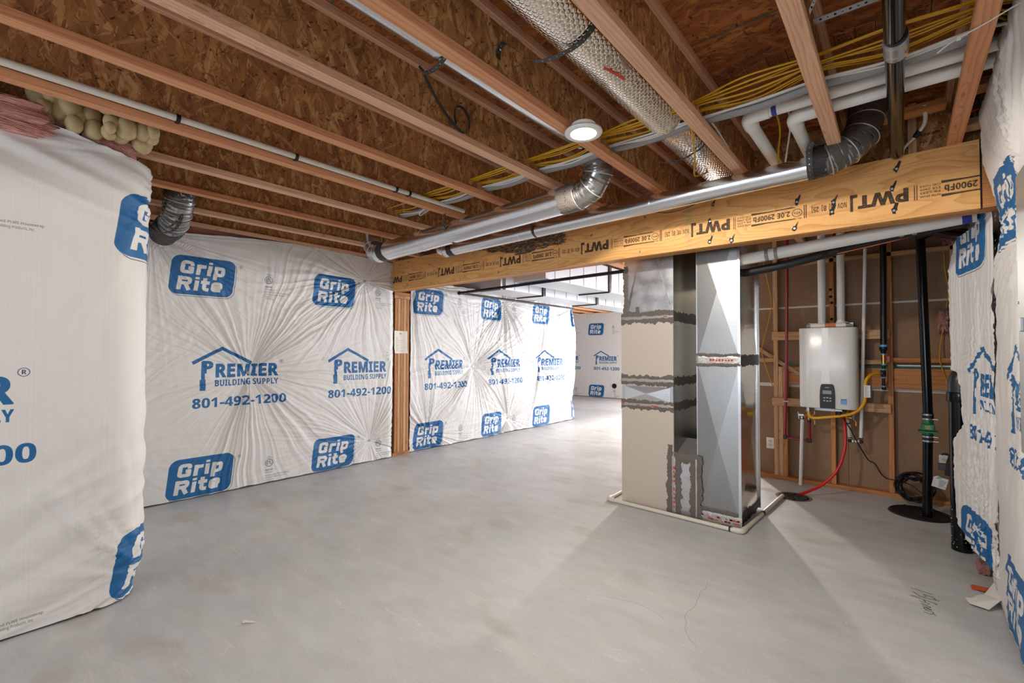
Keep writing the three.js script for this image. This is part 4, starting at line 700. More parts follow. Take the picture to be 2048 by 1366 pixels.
// ---------- blocking and framing above the beam ----------
{
  const mk = (x0, x1, label) => { const t = thing('blocking_panel', label, 'blocking'); part('board', box(x0, x1, 2.432, SUB - 0.002, -3.475, -3.455, 'x', x0), M.osbWeb, t); return t; };
  mk(-0.75, -0.268, 'strand board panel between joists above the beam, behind the white plastic elbows');
  const t = mk(-0.252, 0.225, 'dark strand board panel above the right end of the beam stamped Cascade');
  const [c, g] = canvas(256, 64); g.clearRect(0, 0, 256, 64); g.font = 'bold 46px sans-serif'; g.fillStyle = '#241509'; g.fillText('Cascade', 8, 46);
  const m = part('stamp', new THREE.PlaneGeometry(0.12, 0.032).translate(0.155, 2.545, -3.4542), std({ map: ctex(c), transparent: true, alphaTest: 0.4, roughness: 0.9 }), t);
  part('cripple_stud', rbox(0.045, 0.083, 2.432, SUB - 0.01, -3.454, -3.41, 0.003, 'y'), M.stud, t);
  const l = solo('cross_brace', rbox(-0.22, 0.195, 2.585, 2.623, -3.28, -3.2, 0.003, 'x'), M.studB, 'dark lumber brace between joists behind the black ceiling pipe', 'lumber');
  mk(0.24, 0.44, 'strand board panel beside the rightmost joist, above the beam end');
  solo('cross_brace', rbox(0.265, 0.44, 2.52, 2.558, -2.72, -2.63, 0.003, 'x', 1), M.stud, 'short lumber block beside the rightmost joist at the zip tie', 'lumber');
  solo('cross_brace', rbox(0.265, 0.44, 2.47, 2.508, -3.36, -3.26, 0.003, 'x', 2), M.stud, 'short lumber block beside the rightmost joist, just above the beam', 'lumber');
  solo('cross_brace', rbox(0.265, 0.44, 2.52, 2.558, -3.02, -2.92, 0.003, 'x', 3), M.studB, 'short lumber block beside the rightmost joist at the yellow and red wires', 'lumber');
}
// ---------- cables that run through the joists ----------
{
  const R = rng(21), G = 'yellow cables crossing the joists', place = ['topmost', 'second', 'third', 'fourth', 'fifth', 'sixth', 'seventh', 'eighth', 'lowest'];
  const webs = [0.42, 0.232, -0.26, -0.757, -1.289, -1.789, -2.304, -2.81, -3.316];
  for (let i = 0; i < 9; i++) {
    const pts = [], zt = -2.17 - 0.026 * i; let prev = null;
    for (const x of webs.slice(0, i % 3 === 2 ? 9 : 8)) {
      const spread = x > -0.8 ? (i - 4) * 0.008 : 0, bz = x < -0.7 ? (i < 5 ? -2.235 : -2.33) + (i % 5) * -0.008 : zt + spread, p = [x, 2.515 + 0.012 * R() + (x > -0.5 ? 0.006 * (i % 3) : 0), bz];
      if (prev) { const mx = (prev[0] + x) / 2, f = (i - 4) * (x > -0.9 ? 0.018 : 0.011); pts.push([mx, Math.min(prev[1], p[1]) - 0.006 - 0.016 * R() + 0.004 * i % 3 * 0.01, (prev[2] + p[2]) / 2 - f * (0.6 + 0.6 * R()) + 0.012 * (R() - 0.5)]); }
      pts.push(p); prev = p;
    }
    const m = solo('electric_cable', tube(pts, 0.0045, 110, 6).scale(1, 1, 1), M.yellow, 'yellow electric cable, ' + place[i] + ' of the nine yellow cables crossing the joists', 'cable', G);
  }
  for (let i = 0; i < 4; i++) {
    const pts = webs.map((x, k) => [x, 2.505 - 0.005 * (k % 2) + 0.004 * R(), -2.372 - 0.006 * i + 0.004 * R()]), q = [];
    pts.slice(0, i === 3 ? 9 : 8).forEach((p, k) => { if (k) q.push([(p[0] + pts[k - 1][0]) / 2, 2.5 - 0.02 * R(), p[2] + 0.03 * (R() - 0.3)]); q.push(p); });
    solo('electric_cable', tube(q, 0.0048, 100, 6), M.white, ['upper white cable crossing the joists beside the yellow cables', 'second white cable crossing the joists beside the yellow cables', 'third white cable crossing the joists, next to the grey tube', 'lowest white cable crossing the joists, with a loop hanging at its left end'][i], 'cable', 'white cables crossing the joists');
  }
  solo('electric_cable', tube([[-2.81, 2.5, -2.37], [-2.88, 2.49, -2.36], [-2.96, 2.44, -2.33], [-2.985, 2.43, -2.36], [-2.9, 2.5, -2.42], [-2.82, 2.52, -2.42]], 0.0055, 40, 6), M.white, 'white cable loop drooping behind the cream plastic pipe', 'cable');
  const gp = []; webs.slice(1, 9).forEach((x, k) => { if (k) gp.push([x + 0.25, 2.487 + 0.006 * (R() - 0.5), -2.408 + 0.012 * (R() - 0.5)]); gp.push([x, 2.5, -2.41]); });
  solo('flexible_tube', tube(gp, 0.0205, 120, 12), M.conduit, 'grey flexible tube crossing the joists beside the white cables', 'tube');
  solo('electric_cable', tube([[-0.47, 2.5, -2.46], [-0.48, 2.56, -2.66], [-0.5, 2.56, -2.9], [-0.545, 2.5, -3.1], [-0.575, 2.44, -3.3], [-0.58, 2.44, -3.42]], 0.0055, 40, 6), M.yellow, 'yellow cable crossing in front of the white plastic elbows', 'cable');
  solo('electric_cable', tube([[-0.44, 2.5, -2.46], [-0.43, 2.57, -2.66], [-0.45, 2.57, -2.9], [-0.5, 2.5, -3.1], [-0.54, 2.44, -3.25], [-0.56, 2.44, -3.42]], 0.0052, 40, 6), M.white, 'thin white cable crossing in front of the white plastic elbows', 'cable');
  solo('electric_cable', tube([[-0.745, 2.52, -2.43], [-0.735, 2.5, -2.55], [-0.735, 2.47, -2.8], [-0.74, 2.45, -3.1], [-0.745, 2.44, -3.4]], 0.0055, 30, 6), M.white, 'white cable running along the joist web left of the white elbows', 'cable');
  solo('electric_cable', tube([[-0.8, 2.49, -2.3], [-0.8, 2.44, -2.36], [-0.84, 2.44, -2.5], [-0.9, 2.43, -2.7], [-0.97, 2.42, -2.9], [-0.96, 2.44, -2.98], [-0.93, 2.5, -3.1]], 0.0055, 50, 6), M.yellow, 'yellow cable hanging down over the far end of the foil duct', 'cable');
  for (const [y, z, m, l] of [[2.545, -2.98, M.yellow, 'short yellow wire beside the rightmost joist'], [2.57, -2.95, M.redHose, 'upper short red wire beside the rightmost joist'], [2.515, -3.19, M.redHose, 'lower short red wire beside the rightmost joist']]) solo('electric_wire', tube([[0.24, y - 0.01, z], [0.3, y, z], [0.43, y + 0.012, z + 0.02]], 0.004, 14, 6), m, l, 'wire');
  for (let i = 0; i < 3; i++) solo('electric_cable', tube([[0.3, 2.5, -2.42 - 0.02 * i], [0.33, 2.51, -2.4 - 0.02 * i], [0.37, 2.5, -2.45 - 0.03 * i], [0.375, 2.44, -2.55 - 0.03 * i]], 0.0055, 24, 6), i === 1 ? M.white : M.yellow, ['yellow cable bending down beside the zip tie', 'white cable bending down beside the zip tie', 'second yellow cable bending down beside the zip tie'][i], 'cable');
}
// ---------- thin cream pipe on the joist side ----------
{
  const t = thing('plastic_pipe', 'thin cream plastic pipe clipped along the side of a joist above the left wall corner', 'pipe');
  const A = [-2.755, 2.478, 4.2], B = [-2.755, 2.478, -2.62]; part('pipe', cyl(A, B, 0.0165, 16), M.pvc, t);
  for (const z of [-0.645, -1.235, -1.95, -2.065]) part('clip', [cyl([-2.755, 2.478, z - 0.009], [-2.755, 2.478, z + 0.009], 0.0205, 18), box(-2.79, -2.755, 2.46, 2.468, z - 0.008, z + 0.008)], M.black, t);
}
// ---------- white plastic vent pipes with elbows ----------
function ventPipe(label, x, z, y) {
  const t = thing('vent_pipe', label, 'pipe', [0, 0, 0], 'white plastic vent pipes');
  part('pipe', cyl([0.42, y, z], [x + 0.08, y, z], 0.031, 20), M.pvcWhite, t);
  part('elbow_fitting', pipe([[x + 0.1, y, z], [x, y - 0.002, z], [x, y - 0.01, z - 0.1]], 0.036, 0.06, 20), M.pvcWhite, t);
  part('pipe', cyl([x, y - 0.01, z - 0.08], [x + 0.005, y - 0.02, -4.3], 0.031, 20), M.pvcWhite, t);
  part('primer_ring', cyl([x + 0.112, y, z], [x + 0.134, y, z], 0.0317, 20), M.primer, t, 'blue primer ring');
  return t;
}
ventPipe('white plastic vent pipe whose elbow turns nearer the left of the pair', -0.585, -2.545, 2.515);
ventPipe('white plastic vent pipe whose elbow turns nearer the wide-grained joist', -0.4, -2.665, 2.505);
// ---------- black plastic drain line under the floor ----------
{
  const t = thing('drain_line', 'black plastic drain pipe with a clamped coupling running under the ceiling on the right', 'pipe');
  part('pipe', cyl([0.003, 2.44, 4.0], [-0.005, 2.438, -3.36], 0.0305, 24), M.abs, t);
  part('rubber_sleeve', cyl([0, 2.44, -2.1], [0, 2.44, -2.24], 0.0345, 26), M.rubber, t); part('clamp_shield', cyl([0, 2.44, -2.115], [0, 2.44, -2.23], 0.0368, 28), M.steel, t);
  parts('clamp_band', [cyl([0, 2.44, -2.135], [0, 2.44, -2.147], 0.0385, 28), cyl([0, 2.44, -2.2], [0, 2.44, -2.212], 0.0385, 28)], M.steel, t);
  parts('yellow_mark', [box(0.018, 0.03, 2.411, 2.413, -2.17, -2.15), box(0.018, 0.032, 2.411, 2.413, -2.215, -2.198)], M.yellow, t);
  part('pipe', cyl([-0.005, 2.438, -3.3], [-0.006, 2.6, -3.42], 0.0305, 20), M.abs, t);
}
// ---------- perforated steel braces ----------
for (const [l, a, b] of [['perforated grey steel brace strip slanting out to the right from a joist', [-0.235, 2.55, -2.015], [0.1, 2.56, -2.045]], ['perforated grey steel brace strip slanting up steeply from a joist', [-0.24, 2.555, -1.955], [-0.12, 2.66, -1.78]]]) {
  const t = thing('steel_brace', l, 'brace'); part('strip', band([a, [(a[0] + b[0]) / 2, (a[1] + b[1]) / 2, (a[2] + b[2]) / 2], b], [0, 0.25, 1], 0.024, 0.002, 10), M.steel, t);
  const hs = []; for (let i = 1; i < 15; i++) { const p = vec(a).lerp(vec(b), i / 15), n = V(0, 1, -0.25).normalize(); hs.push(cyl(p.clone().addScaledVector(n, -0.0016), p.clone().addScaledVector(n, 0.0016), i % 2 ? 0.0045 : 0.0025, 8)); } parts('punched_hole', hs, M.hole, t);
}
{
  const t = thing('zip_tie', 'white zip tie stretched across the rightmost joist', 'zip tie');
  part('tail', tube([[0.115, 2.41, -2.27], [0.14, 2.418, -2.25], [0.17, 2.424, -2.235], [0.24, 2.426, -2.19], [0.3, 2.44, -2.17], [0.335, 2.46, -2.2]], 0.0026, 30, 6), M.white, t); part('head', rbox(0.163, 0.176, 2.417, 2.428, -2.242, -2.228, 0.002), M.white, t);
}
{
  const t = thing('water_line', 'white plastic water line with a black crimped joint above the right end of the beam', 'pipe');
  part('tube', tube([[0.11, 2.615, -3.2], [0.115, 2.56, -3.3], [0.085, 2.52, -3.36]], 0.01, 20, 8), M.white, t); part('tube', tube([[0.08, 2.515, -3.365], [0.03, 2.47, -3.38], [0.02, 2.44, -3.39]], 0.008, 20, 8), M.white, t);
  part('crimp_joint', [cyl([0.095, 2.535, -3.345], [0.075, 2.51, -3.368], 0.0135, 12)], M.black, t);
}
// ---------- insulation and foam at the top of the left foreground wall ----------
function lumpy(x0, x1, y0, y1, z0, z1, amp, freq, seed) {
  const g = new THREE.SphereGeometry(1, 56, 40), p = g.attributes.position, v = V();
  for (let i = 0; i < p.count; i++) { v.fromBufferAttribute(p, i); const s = Math.pow(Math.max(Math.abs(v.x), Math.abs(v.y), Math.abs(v.z)), -0.75), q = 1 + amp * fbm(v.x * freq, v.y * freq, v.z * freq * (z1 - z0) * 2 + seed, 4); p.setXYZ(i, (x0 + x1) / 2 + v.x * s * q * (x1 - x0) / 2, (y0 + y1) / 2 + v.y * s * q * (y1 - y0) / 2, (z0 + z1) / 2 + v.z * s * q * (z1 - z0) / 2); }
  g.computeVertexNormals(); return g;
}
solo('insulation_batt', lumpy(-3.28, -3.04, 2.3, 2.47, -0.24, 0.9, 0.28, 3.2, 3), M.pink, 'pink fibreglass batt showing above the left foreground wrap at the picture edge', 'insulation');
solo('insulation_batt', lumpy(-3.28, -3.1, 2.3, 2.455, -0.55, -0.33, 0.28, 3, 8), M.pink, 'small tuft of pink fibreglass by the corner of the left foreground wrap', 'insulation');
{ const g = [], R = rng(6); for (let i = 0; i < 80; i++) { const z = -0.6 + 0.42 * R(), r = 0.02 + 0.03 * R(); g.push(new THREE.SphereGeometry(r, 16, 12).scale(1, 1.3, 1).translate(-3.22 + 0.28 * R() * (z < -0.4 ? 1 : 0.5), 2.41 + 0.16 * R(), z)); } solo('spray_foam', g, M.foam, 'lumps of yellowed spray foam above the corner of the left foreground wrap', 'foam').userData.kind = 'stuff'; }
solo('rim_board', box(-5.0, -3.31, 2.275, SUB - 0.002, -0.52, -0.5, 'x'), M.osbWeb, 'strand board rim above the turned corner of the left foreground wrap', 'board');
solo('rim_board', box(-3.31, -3.29, 2.275, SUB - 0.002, -0.5, 4.2, 'z'), M.osbWeb, 'strand board rim above the left foreground wrap', 'board');
solo('insulation_batt', lumpy(-4.98, -4.88, 2.3, 2.44, -3.3, -0.9, 0.4, 2, 12), M.pink, 'strip of reddish insulation above the big wrap on the left wall', 'insulation');
// ---------- mechanical wall: back side of drywall with studs ----------
const ZS = -5.43, ZD = -5.52;
const mech = struct('wall_mechanical', [box(-1.22, 0.45, 0, SUB, ZD - 0.1, ZD - 0.013)], M.foundation);
for (const [y0, y1] of [[0.01, 0.975], [0.98, 1.778], [1.785, 2.7]]) for (const [x0, x1] of [[-1.22, -0.4], [-0.397, 0.45]]) part('drywall_panel', box(x0, x1, y0, y1, ZD - 0.0125, ZD), M.drywall, mech);
parts('joint_tape', [box(-1.2, 0.45, 1.772, 1.79, ZD - 0.002, ZD + 0.001)], M.tapeWhite, mech); parts('joint_tape', [box(-1.2, 0.45, 0.955, 0.99, ZD - 0.002, ZD + 0.001)], M.tapeWhite, mech);
const stud = (x0, x1, y0, y1, off, m = M.stud, z0 = ZD, z1 = ZS) => part('stud', rbox(x0, x1, y0, y1, z0 + 0.001, z1, 0.003, 'y', off), m, mech);
stud(-1.019, -0.978, 0.04, 2.5, 0.1); stud(-0.975, -0.936, 0.04, 1.165, 0.9); stud(-0.934, -0.896, 0.04, 1.165, 1.7, M.studB);
stud(-0.53, -0.491, 0.04, 2.6, 2.2, M.studB); stud(-0.095, -0.056, 0.04, 2.6, 2.9, M.studB); stud(0.33, 0.368, 0.04, 2.6, 3.6);
const block = (x0, x1, y0, y1, off, m = M.stud, z0 = ZD, z1 = ZS) => part('blocking', rbox(x0, x1, y0, y1, z0 + 0.001, z1, 0.003, 'x', off), m, mech);
part('bottom_plate', rbox(-1.21, 0.4, 0, 0.039, ZD + 0.002, ZS + 0.006, 0.003, 'x'), M.studB, mech);
part('top_plate', rbox(-1.21, 0.4, 2.2, 2.24, ZD + 0.002, ZS, 0.003, 'x', 1), M.stud, mech);
block(-1.025, -0.075, 1.44, 1.525, 0.3, M.stud, ZS + 0.001, ZS + 0.04); block(-1.027, -0.075, 0.765, 0.845, 1.3, M.stud, ZS + 0.001, ZS + 0.04);
block(-1.2, -1.02, 1.212, 1.252, 2.3); block(-0.894, -0.532, 0.985, 1.17, 2.7, M.studB, ZD, ZS - 0.045); block(-0.489, -0.097, 0.985, 1.17, 3.1, M.studB, ZD, ZS - 0.045); block(-0.489, -0.097, 1.205, 1.245, 3.4); block(-0.054, 0.33, 0.985, 1.17, 3.9, M.studB, ZD, ZS - 0.03);
block(-0.054, 0.33, 1.225, 1.267, 4.4, M.studB); part('panel_edge', [box(-0.895, 0.33, 1.173, 1.187, ZD + 0.001, ZS - 0.03)], M.teal, mech); part('white_edge', box(-0.03, 0.33, 1.19, 1.203, ZD + 0.001, ZS - 0.02), M.white, mech);
part('brace', place(rbox(-0.28, 0.28, -0.019, 0.019, -0.03, 0.0, 0.003), -1.02, 1.25, ZS - 0.03, 0, 0, -0.62), M.stud, mech);
for (const [x, y] of [[-0.503, 1.93], [-0.503, 1.86], [-0.495, 1.8], [-0.497, 1.64]]) part('drilled_hole', cyl([x - 0.015, y, ZS + 0.0005], [x - 0.015, y, ZS + 0.0015], 0.014, 14).scale(1, 1, 1), M.hole, mech);

// ---------- wall-hung water heater ----------
{
  const t = thing('water_heater', 'white wall-hung tankless water heater with a dark control panel', 'water heater', [0, 0, 0]);
  const shape = new THREE.Shape(), w = 0.219, d = 0.265, r = 0.075, ZB = -5.386, zf = ZB + d + 0.0095;
  shape.moveTo(-w, 0); shape.lineTo(-w, d - r); shape.quadraticCurveTo(-w, d - 0.008, -w + r, d - 0.003); shape.quadraticCurveTo(0, d + 0.004, w - r, d - 0.003); shape.quadraticCurveTo(w, d - 0.008, w, d - r); shape.lineTo(w, 0); shape.closePath();
  part('casing', toCreasedNormals(place(extrude(shape, 0.734, 0.008, 14), -0.524, 1.537, ZB, Math.PI / 2), 0.7), M.heater, t);
  // shallow raised centre ridge of the cover
  const rid = new THREE.Shape(); rid.moveTo(-0.018, 1.545); rid.bezierCurveTo(-0.02, 1.3, -0.02, 1.15, -0.032, 1.02); rid.lineTo(0.042, 1.02); rid.bezierCurveTo(0.032, 1.15, 0.03, 1.3, 0.03, 1.545); rid.closePath();
  part('cover_ridge', place(extrude(rid, 0.0003, 0.0005, 8), -0.54, -0.003, zf - 0.0008), M.heater, t);
  const cp = new THREE.Shape(); cp.moveTo(-0.056, 0.8); cp.lineTo(-0.057, 0.9); cp.quadraticCurveTo(-0.056, 0.98, -0.046, 1.01); cp.quadraticCurveTo(-0.042, 1.02, -0.03, 1.02); cp.lineTo(0.03, 1.02); cp.quadraticCurveTo(0.042, 1.02, 0.046, 1.01); cp.quadraticCurveTo(0.056, 0.98, 0.057, 0.9); cp.lineTo(0.056, 0.8); cp.closePath();
  part('control_panel', place(extrude(cp, 0.006, 0.002, 8), -0.522, 0, zf), M.darkPanel, t);
  part('display', rbox(-0.559, -0.489, 0.93, 0.964, zf + 0.004, zf + 0.0095, 0.002), M.lcd, t);
  { const [c, g] = canvas(256, 64); g.clearRect(0, 0, 256, 64); g.font = 'bold 44px sans-serif'; g.fillStyle = '#e6e6e6'; g.textAlign = 'center'; g.fillText('navien', 128, 46); part('lettering', new THREE.PlaneGeometry(0.06, 0.015).translate(-0.523, 0.99, zf + 0.0086), std({ map: ctex(c), transparent: true, alphaTest: 0.35 }), t); }
  for (const [x, y] of [[-0.545, 0.895], [-0.522, 0.897], [-0.499, 0.893], [-0.545, 0.868], [-0.522, 0.866], [-0.499, 0.868]]) part('button', rbox(x - 0.008, x + 0.008, y - 0.006, y + 0.006, zf + 0.006, zf + 0.0105, 0.002), M.panelGrey, t);
  { const [c, g] = canvas(128, 128); g.fillStyle = '#0b7bc0'; g.fillRect(0, 0, 128, 128); g.fillStyle = '#fff'; g.fillRect(6, 96, 116, 3); g.strokeStyle = '#fff'; g.lineWidth = 5; g.beginPath(); g.arc(60, 110, 78, -2.1, -0.5); g.stroke(); g.font = 'italic 30px sans-serif'; g.fillText('energy', 14, 74); g.font = 'bold 20px sans-serif'; g.fillText('ENERGY STAR', 4, 120, 120); part('sticker', new THREE.PlaneGeometry(0.044, 0.05).translate(-0.4, 0.866, zf + 0.0012), std({ map: ctex(c), roughness: 0.4 }), t, 'blue efficiency sticker'); }
  part('side_bracket', box(-0.306, -0.3, 1.1, 1.4, ZB + 0.01, ZB + 0.06), M.heater, t);
  parts('wall_bracket', [rbox(-0.7, -0.34, 1.555, 1.6, -5.389, -5.384, 0.001), rbox(-0.66, -0.38, 0.745, 0.8, -5.389, -5.384, 0.001)], M.steel, t);
  parts('vent_collar', [lathe([[0.042, 0], [0.056, 0.002], [0.056, 0.012], [0.04, 0.016], [0.038, 0.06], [0.034, 0.062]], 26).translate(-0.424, 1.547, -5.25), lathe([[0.04, 0], [0.045, 0.01], [0.036, 0.02]], 26).translate(-0.573, 1.547, -5.25)], M.pvcWhite, t);
  part('junction_cover', rbox(-0.475, -0.415, 0.77, 0.79, -5.3, -5.16, 0.004), M.steel, t); parts('cord_gland', [cyl([-0.445, 0.77, -5.2], [-0.437, 0.735, -5.2], 0.017, 14), cyl([-0.4, 0.79, -5.2], [-0.4, 0.765, -5.2], 0.015, 14)], M.black, t);
}
for (const [x, l] of [[-0.573, 'white plastic flue pipe rising from the left of the heater top'], [-0.424, 'white plastic flue pipe with a clamped collar on the right of the heater top']]) {
  const t = thing('flue_pipe', l, 'pipe', [x, 0, -5.25], 'flue pipes of the water heater'); part('pipe', cyl([0, 1.556, 0], [0.004, 2.7, 0], 0.0315, 22), M.pvcWhite, t); if (x > -0.5) { part('clamp', cyl([0, 1.585, 0], [0, 1.6, 0], 0.0345, 22), M.steel, t); part('clamp_screw', cyl([0.03, 1.593, 0.01], [0.055, 1.597, 0.012], 0.005, 8), M.steel, t); }
}
{ const t = thing('rolled_manual', 'rolled plastic-sleeved manual lying on top of the water heater', 'paper roll'); part('roll', cyl([-0.655, 1.566, -5.17], [-0.38, 1.568, -5.17], 0.0185, 16), M.paper, t); part('label_band', cyl([-0.54, 1.567, -5.17], [-0.455, 1.5675, -5.17], 0.0189, 16), std({ color: 0xc9764a, roughness: 0.7 }), t, 'orange band'); parts('sleeve_end', [cyl([-0.685, 1.567, -5.17], [-0.65, 1.566, -5.17], 0.02, 12, 0.0185), cyl([-0.385, 1.568, -5.17], [-0.33, 1.562, -5.165], 0.0185, 12, 0.008)], M.tapeFoil, t); }
// ---------- water, gas and drain pipes at the heater ----------
{ const t = thing('water_pipe', 'dark red plastic water pipe dropping left of the heater and looping to its valve', 'pipe'); part('pipe', pipe([[-0.858, 2.6, -5.3], [-0.878, 1.237, -5.3], [-0.898, 0.47, -5.3]], 0.0135, 0.02), M.redPex, t); part('pipe', cyl([-0.895, 0.46, -5.3], [-0.69, 0.452, -5.3], 0.0105, 14), M.redPex, t); part('pipe', cyl([-0.687, 0.455, -5.29], [-0.686, 0.645, -5.27], 0.0125, 14), M.redPex, t);
  parts('elbow_fitting', [rbox(-0.914, -0.878, 0.445, 0.485, -5.316, -5.284, 0.008), rbox(-0.715, -0.672, 0.437, 0.475, -5.31, -5.275, 0.008)], M.black, t); part('strap', rbox(-0.908, -0.864, 0.818, 0.828, -5.388, -5.28, 0.002), M.tapeWhite, t); part('crimp_ring', cyl([-0.686, 0.635, -5.27], [-0.686, 0.66, -5.27], 0.015, 14), M.black, t); }
{ const t = thing('water_pipe', 'white plastic water pipe dropping right of the heater and looping to its valve', 'pipe'); part('pipe', pipe([[-0.233, 2.5, -5.3], [-0.272, 1.1, -5.31], [-0.29, 0.53, -5.3]], 0.014, 0.02), M.pvcWhite, t); part('pipe', cyl([-0.3, 0.495, -5.3], [-0.36, 0.493, -5.3], 0.0125, 14), M.pvcWhite, t); part('pipe', cyl([-0.371, 0.515, -5.3], [-0.379, 0.655, -5.28], 0.0145, 14), M.pvcWhite, t);
  parts('elbow_fitting', [rbox(-0.304, -0.276, 0.48, 0.508, -5.315, -5.285, 0.008), rbox(-0.388, -0.356, 0.48, 0.508, -5.315, -5.285, 0.008)], M.black, t); parts('crimp_ring', [cyl([-0.29, 0.52, -5.3], [-0.29, 0.527, -5.3], 0.0165, 14), cyl([-0.372, 0.52, -5.3], [-0.372, 0.527, -5.3], 0.017, 14), cyl([-0.344, 0.494, -5.3], [-0.337, 0.494, -5.3], 0.015, 14), cyl([-0.379, 0.65, -5.28], [-0.379, 0.66, -5.28], 0.0165, 14)], M.black, t); }
{ const t = thing('relief_pipe', 'white plastic relief pipe dropping from the left heater valve to the floor', 'pipe'); part('pipe', cyl([-0.744, 0.668, -5.27], [-0.772, 0.004, -5.32], 0.0155, 16), M.pvcWhite, t); part('crimp_ring', cyl([-0.744, 0.662, -5.27], [-0.7435, 0.674, -5.27], 0.0172, 14), M.black, t); }
{ const t = thing('service_valve', 'brass and steel valve set with yellow levers under the left of the heater', 'valve'); part('relief_body', [rbox(-0.775, -0.722, 0.69, 0.718, -5.28, -5.235, 0.008), cyl([-0.744, 0.67, -5.26], [-0.744, 0.7, -5.26], 0.014, 14), cyl([-0.775, 0.73, -5.25], [-0.765, 0.665, -5.24], 0.006, 10)], M.steel, t); part('body', [cyl([-0.688, 0.66, -5.27], [-0.69, 0.79, -5.26], 0.015, 16), cyl([-0.72, 0.703, -5.26], [-0.67, 0.703, -5.26], 0.013, 14)], M.brass, t); parts('union_nut', [cyl([-0.69, 0.74, -5.262], [-0.69, 0.765, -5.26], 0.021, 6), cyl([-0.69, 0.77, -5.262], [-0.69, 0.792, -5.26], 0.019, 6)], M.steel, t); part('port_ring', new THREE.TorusGeometry(0.009, 0.004, 8, 18).translate(-0.714, 0.7, -5.235), M.copper, t); parts('lever', [rbox(-0.643, -0.633, 0.72, 0.755, -5.24, -5.23, 0.002), rbox(-0.642, -0.632, 0.625, 0.665, -5.24, -5.23, 0.002)], M.gasYellow, t, 'yellow lever'); parts('lever_arm', [cyl([-0.638, 0.72, -5.235], [-0.66, 0.705, -5.25], 0.004, 8), cyl([-0.638, 0.66, -5.235], [-0.66, 0.675, -5.25], 0.004, 8)], M.steel, t); }
{ const t = thing('service_valve', 'brass valve set with one drooping yellow lever under the right of the heater', 'valve'); part('body', [cyl([-0.379, 0.66, -5.28], [-0.385, 0.79, -5.27], 0.014, 16), cyl([-0.41, 0.71, -5.26], [-0.35, 0.71, -5.26], 0.011, 14)], M.brass, t); part('union_nut', cyl([-0.38, 0.672, -5.279], [-0.381, 0.69, -5.278], 0.018, 6), M.steel, t); part('port_ring', new THREE.TorusGeometry(0.0125, 0.005, 8, 18).translate(-0.393, 0.712, -5.24), M.copper, t); part('lever_arm', tube([[-0.352, 0.712, -5.25], [-0.338, 0.735, -5.24], [-0.33, 0.748, -5.24], [-0.34, 0.72, -5.24], [-0.335, 0.695, -5.24], [-0.322, 0.68, -5.24]], 0.0035, 24, 6), M.steel, t); part('lever', rbox(-0.326, -0.316, 0.642, 0.68, -5.245, -5.235, 0.002), M.gasYellow, t, 'yellow lever'); }
{ const t = thing('gas_line', 'black iron gas pipe with blue-taped joints and brass valve right of the heater', 'pipe', [-0.119, 0, -5.3]); part('pipe', cyl([0.012, 2.6, 0], [0, 1.36, 0], 0.0235, 20), M.iron, t); part('pipe', cyl([0, 1.2, 0], [-0.004, 0.985, 0], 0.0125, 14), M.iron, t);
  parts('blue_seal', [cyl([0, 1.365, 0], [0, 1.385, 0], 0.0255, 20), cyl([-0.001, 1.296, 0], [-0.001, 1.305, 0], 0.019, 16), cyl([-0.001, 1.2, 0], [-0.001, 1.212, 0], 0.017, 16), cyl([-0.002, 1.157, 0], [-0.002, 1.167, 0], 0.0165, 16), cyl([-0.003, 1.085, 0], [-0.003, 1.095, 0], 0.0165, 16), cyl([-0.004, 1.005, 0], [-0.004, 1.016, 0], 0.0155, 16)], M.bluePipe, t, 'blue thread seal');
  part('reducer_fitting', lathe([[0.018, 1.3], [0.02, 1.32], [0.03, 1.345], [0.031, 1.362], [0.024, 1.366]], 22), M.iron, t); part('valve_body', cyl([-0.001, 1.212, 0], [-0.001, 1.296, 0], 0.0165, 8), M.brass, t); parts('valve_handle', [rbox(0.022, 0.046, 1.225, 1.285, -0.008, 0.012, 0.004), cyl([0.01, 1.255, 0], [0.03, 1.255, 0], 0.006, 10)], std({ color: 0x8f1626, roughness: 0.4 }), t, 'dark red handle'); part('tee_fitting', [cyl([-0.002, 1.1, 0], [-0.003, 1.155, 0], 0.0195, 16), cyl([-0.002, 1.128, 0.0], [-0.02, 1.128, 0.04], 0.0175, 16)], M.iron, t); part('end_cap', lathe([[0, 0.978], [0.015, 0.98], [0.017, 0.99], [0.0165, 1.003]], 16), M.iron, t); }
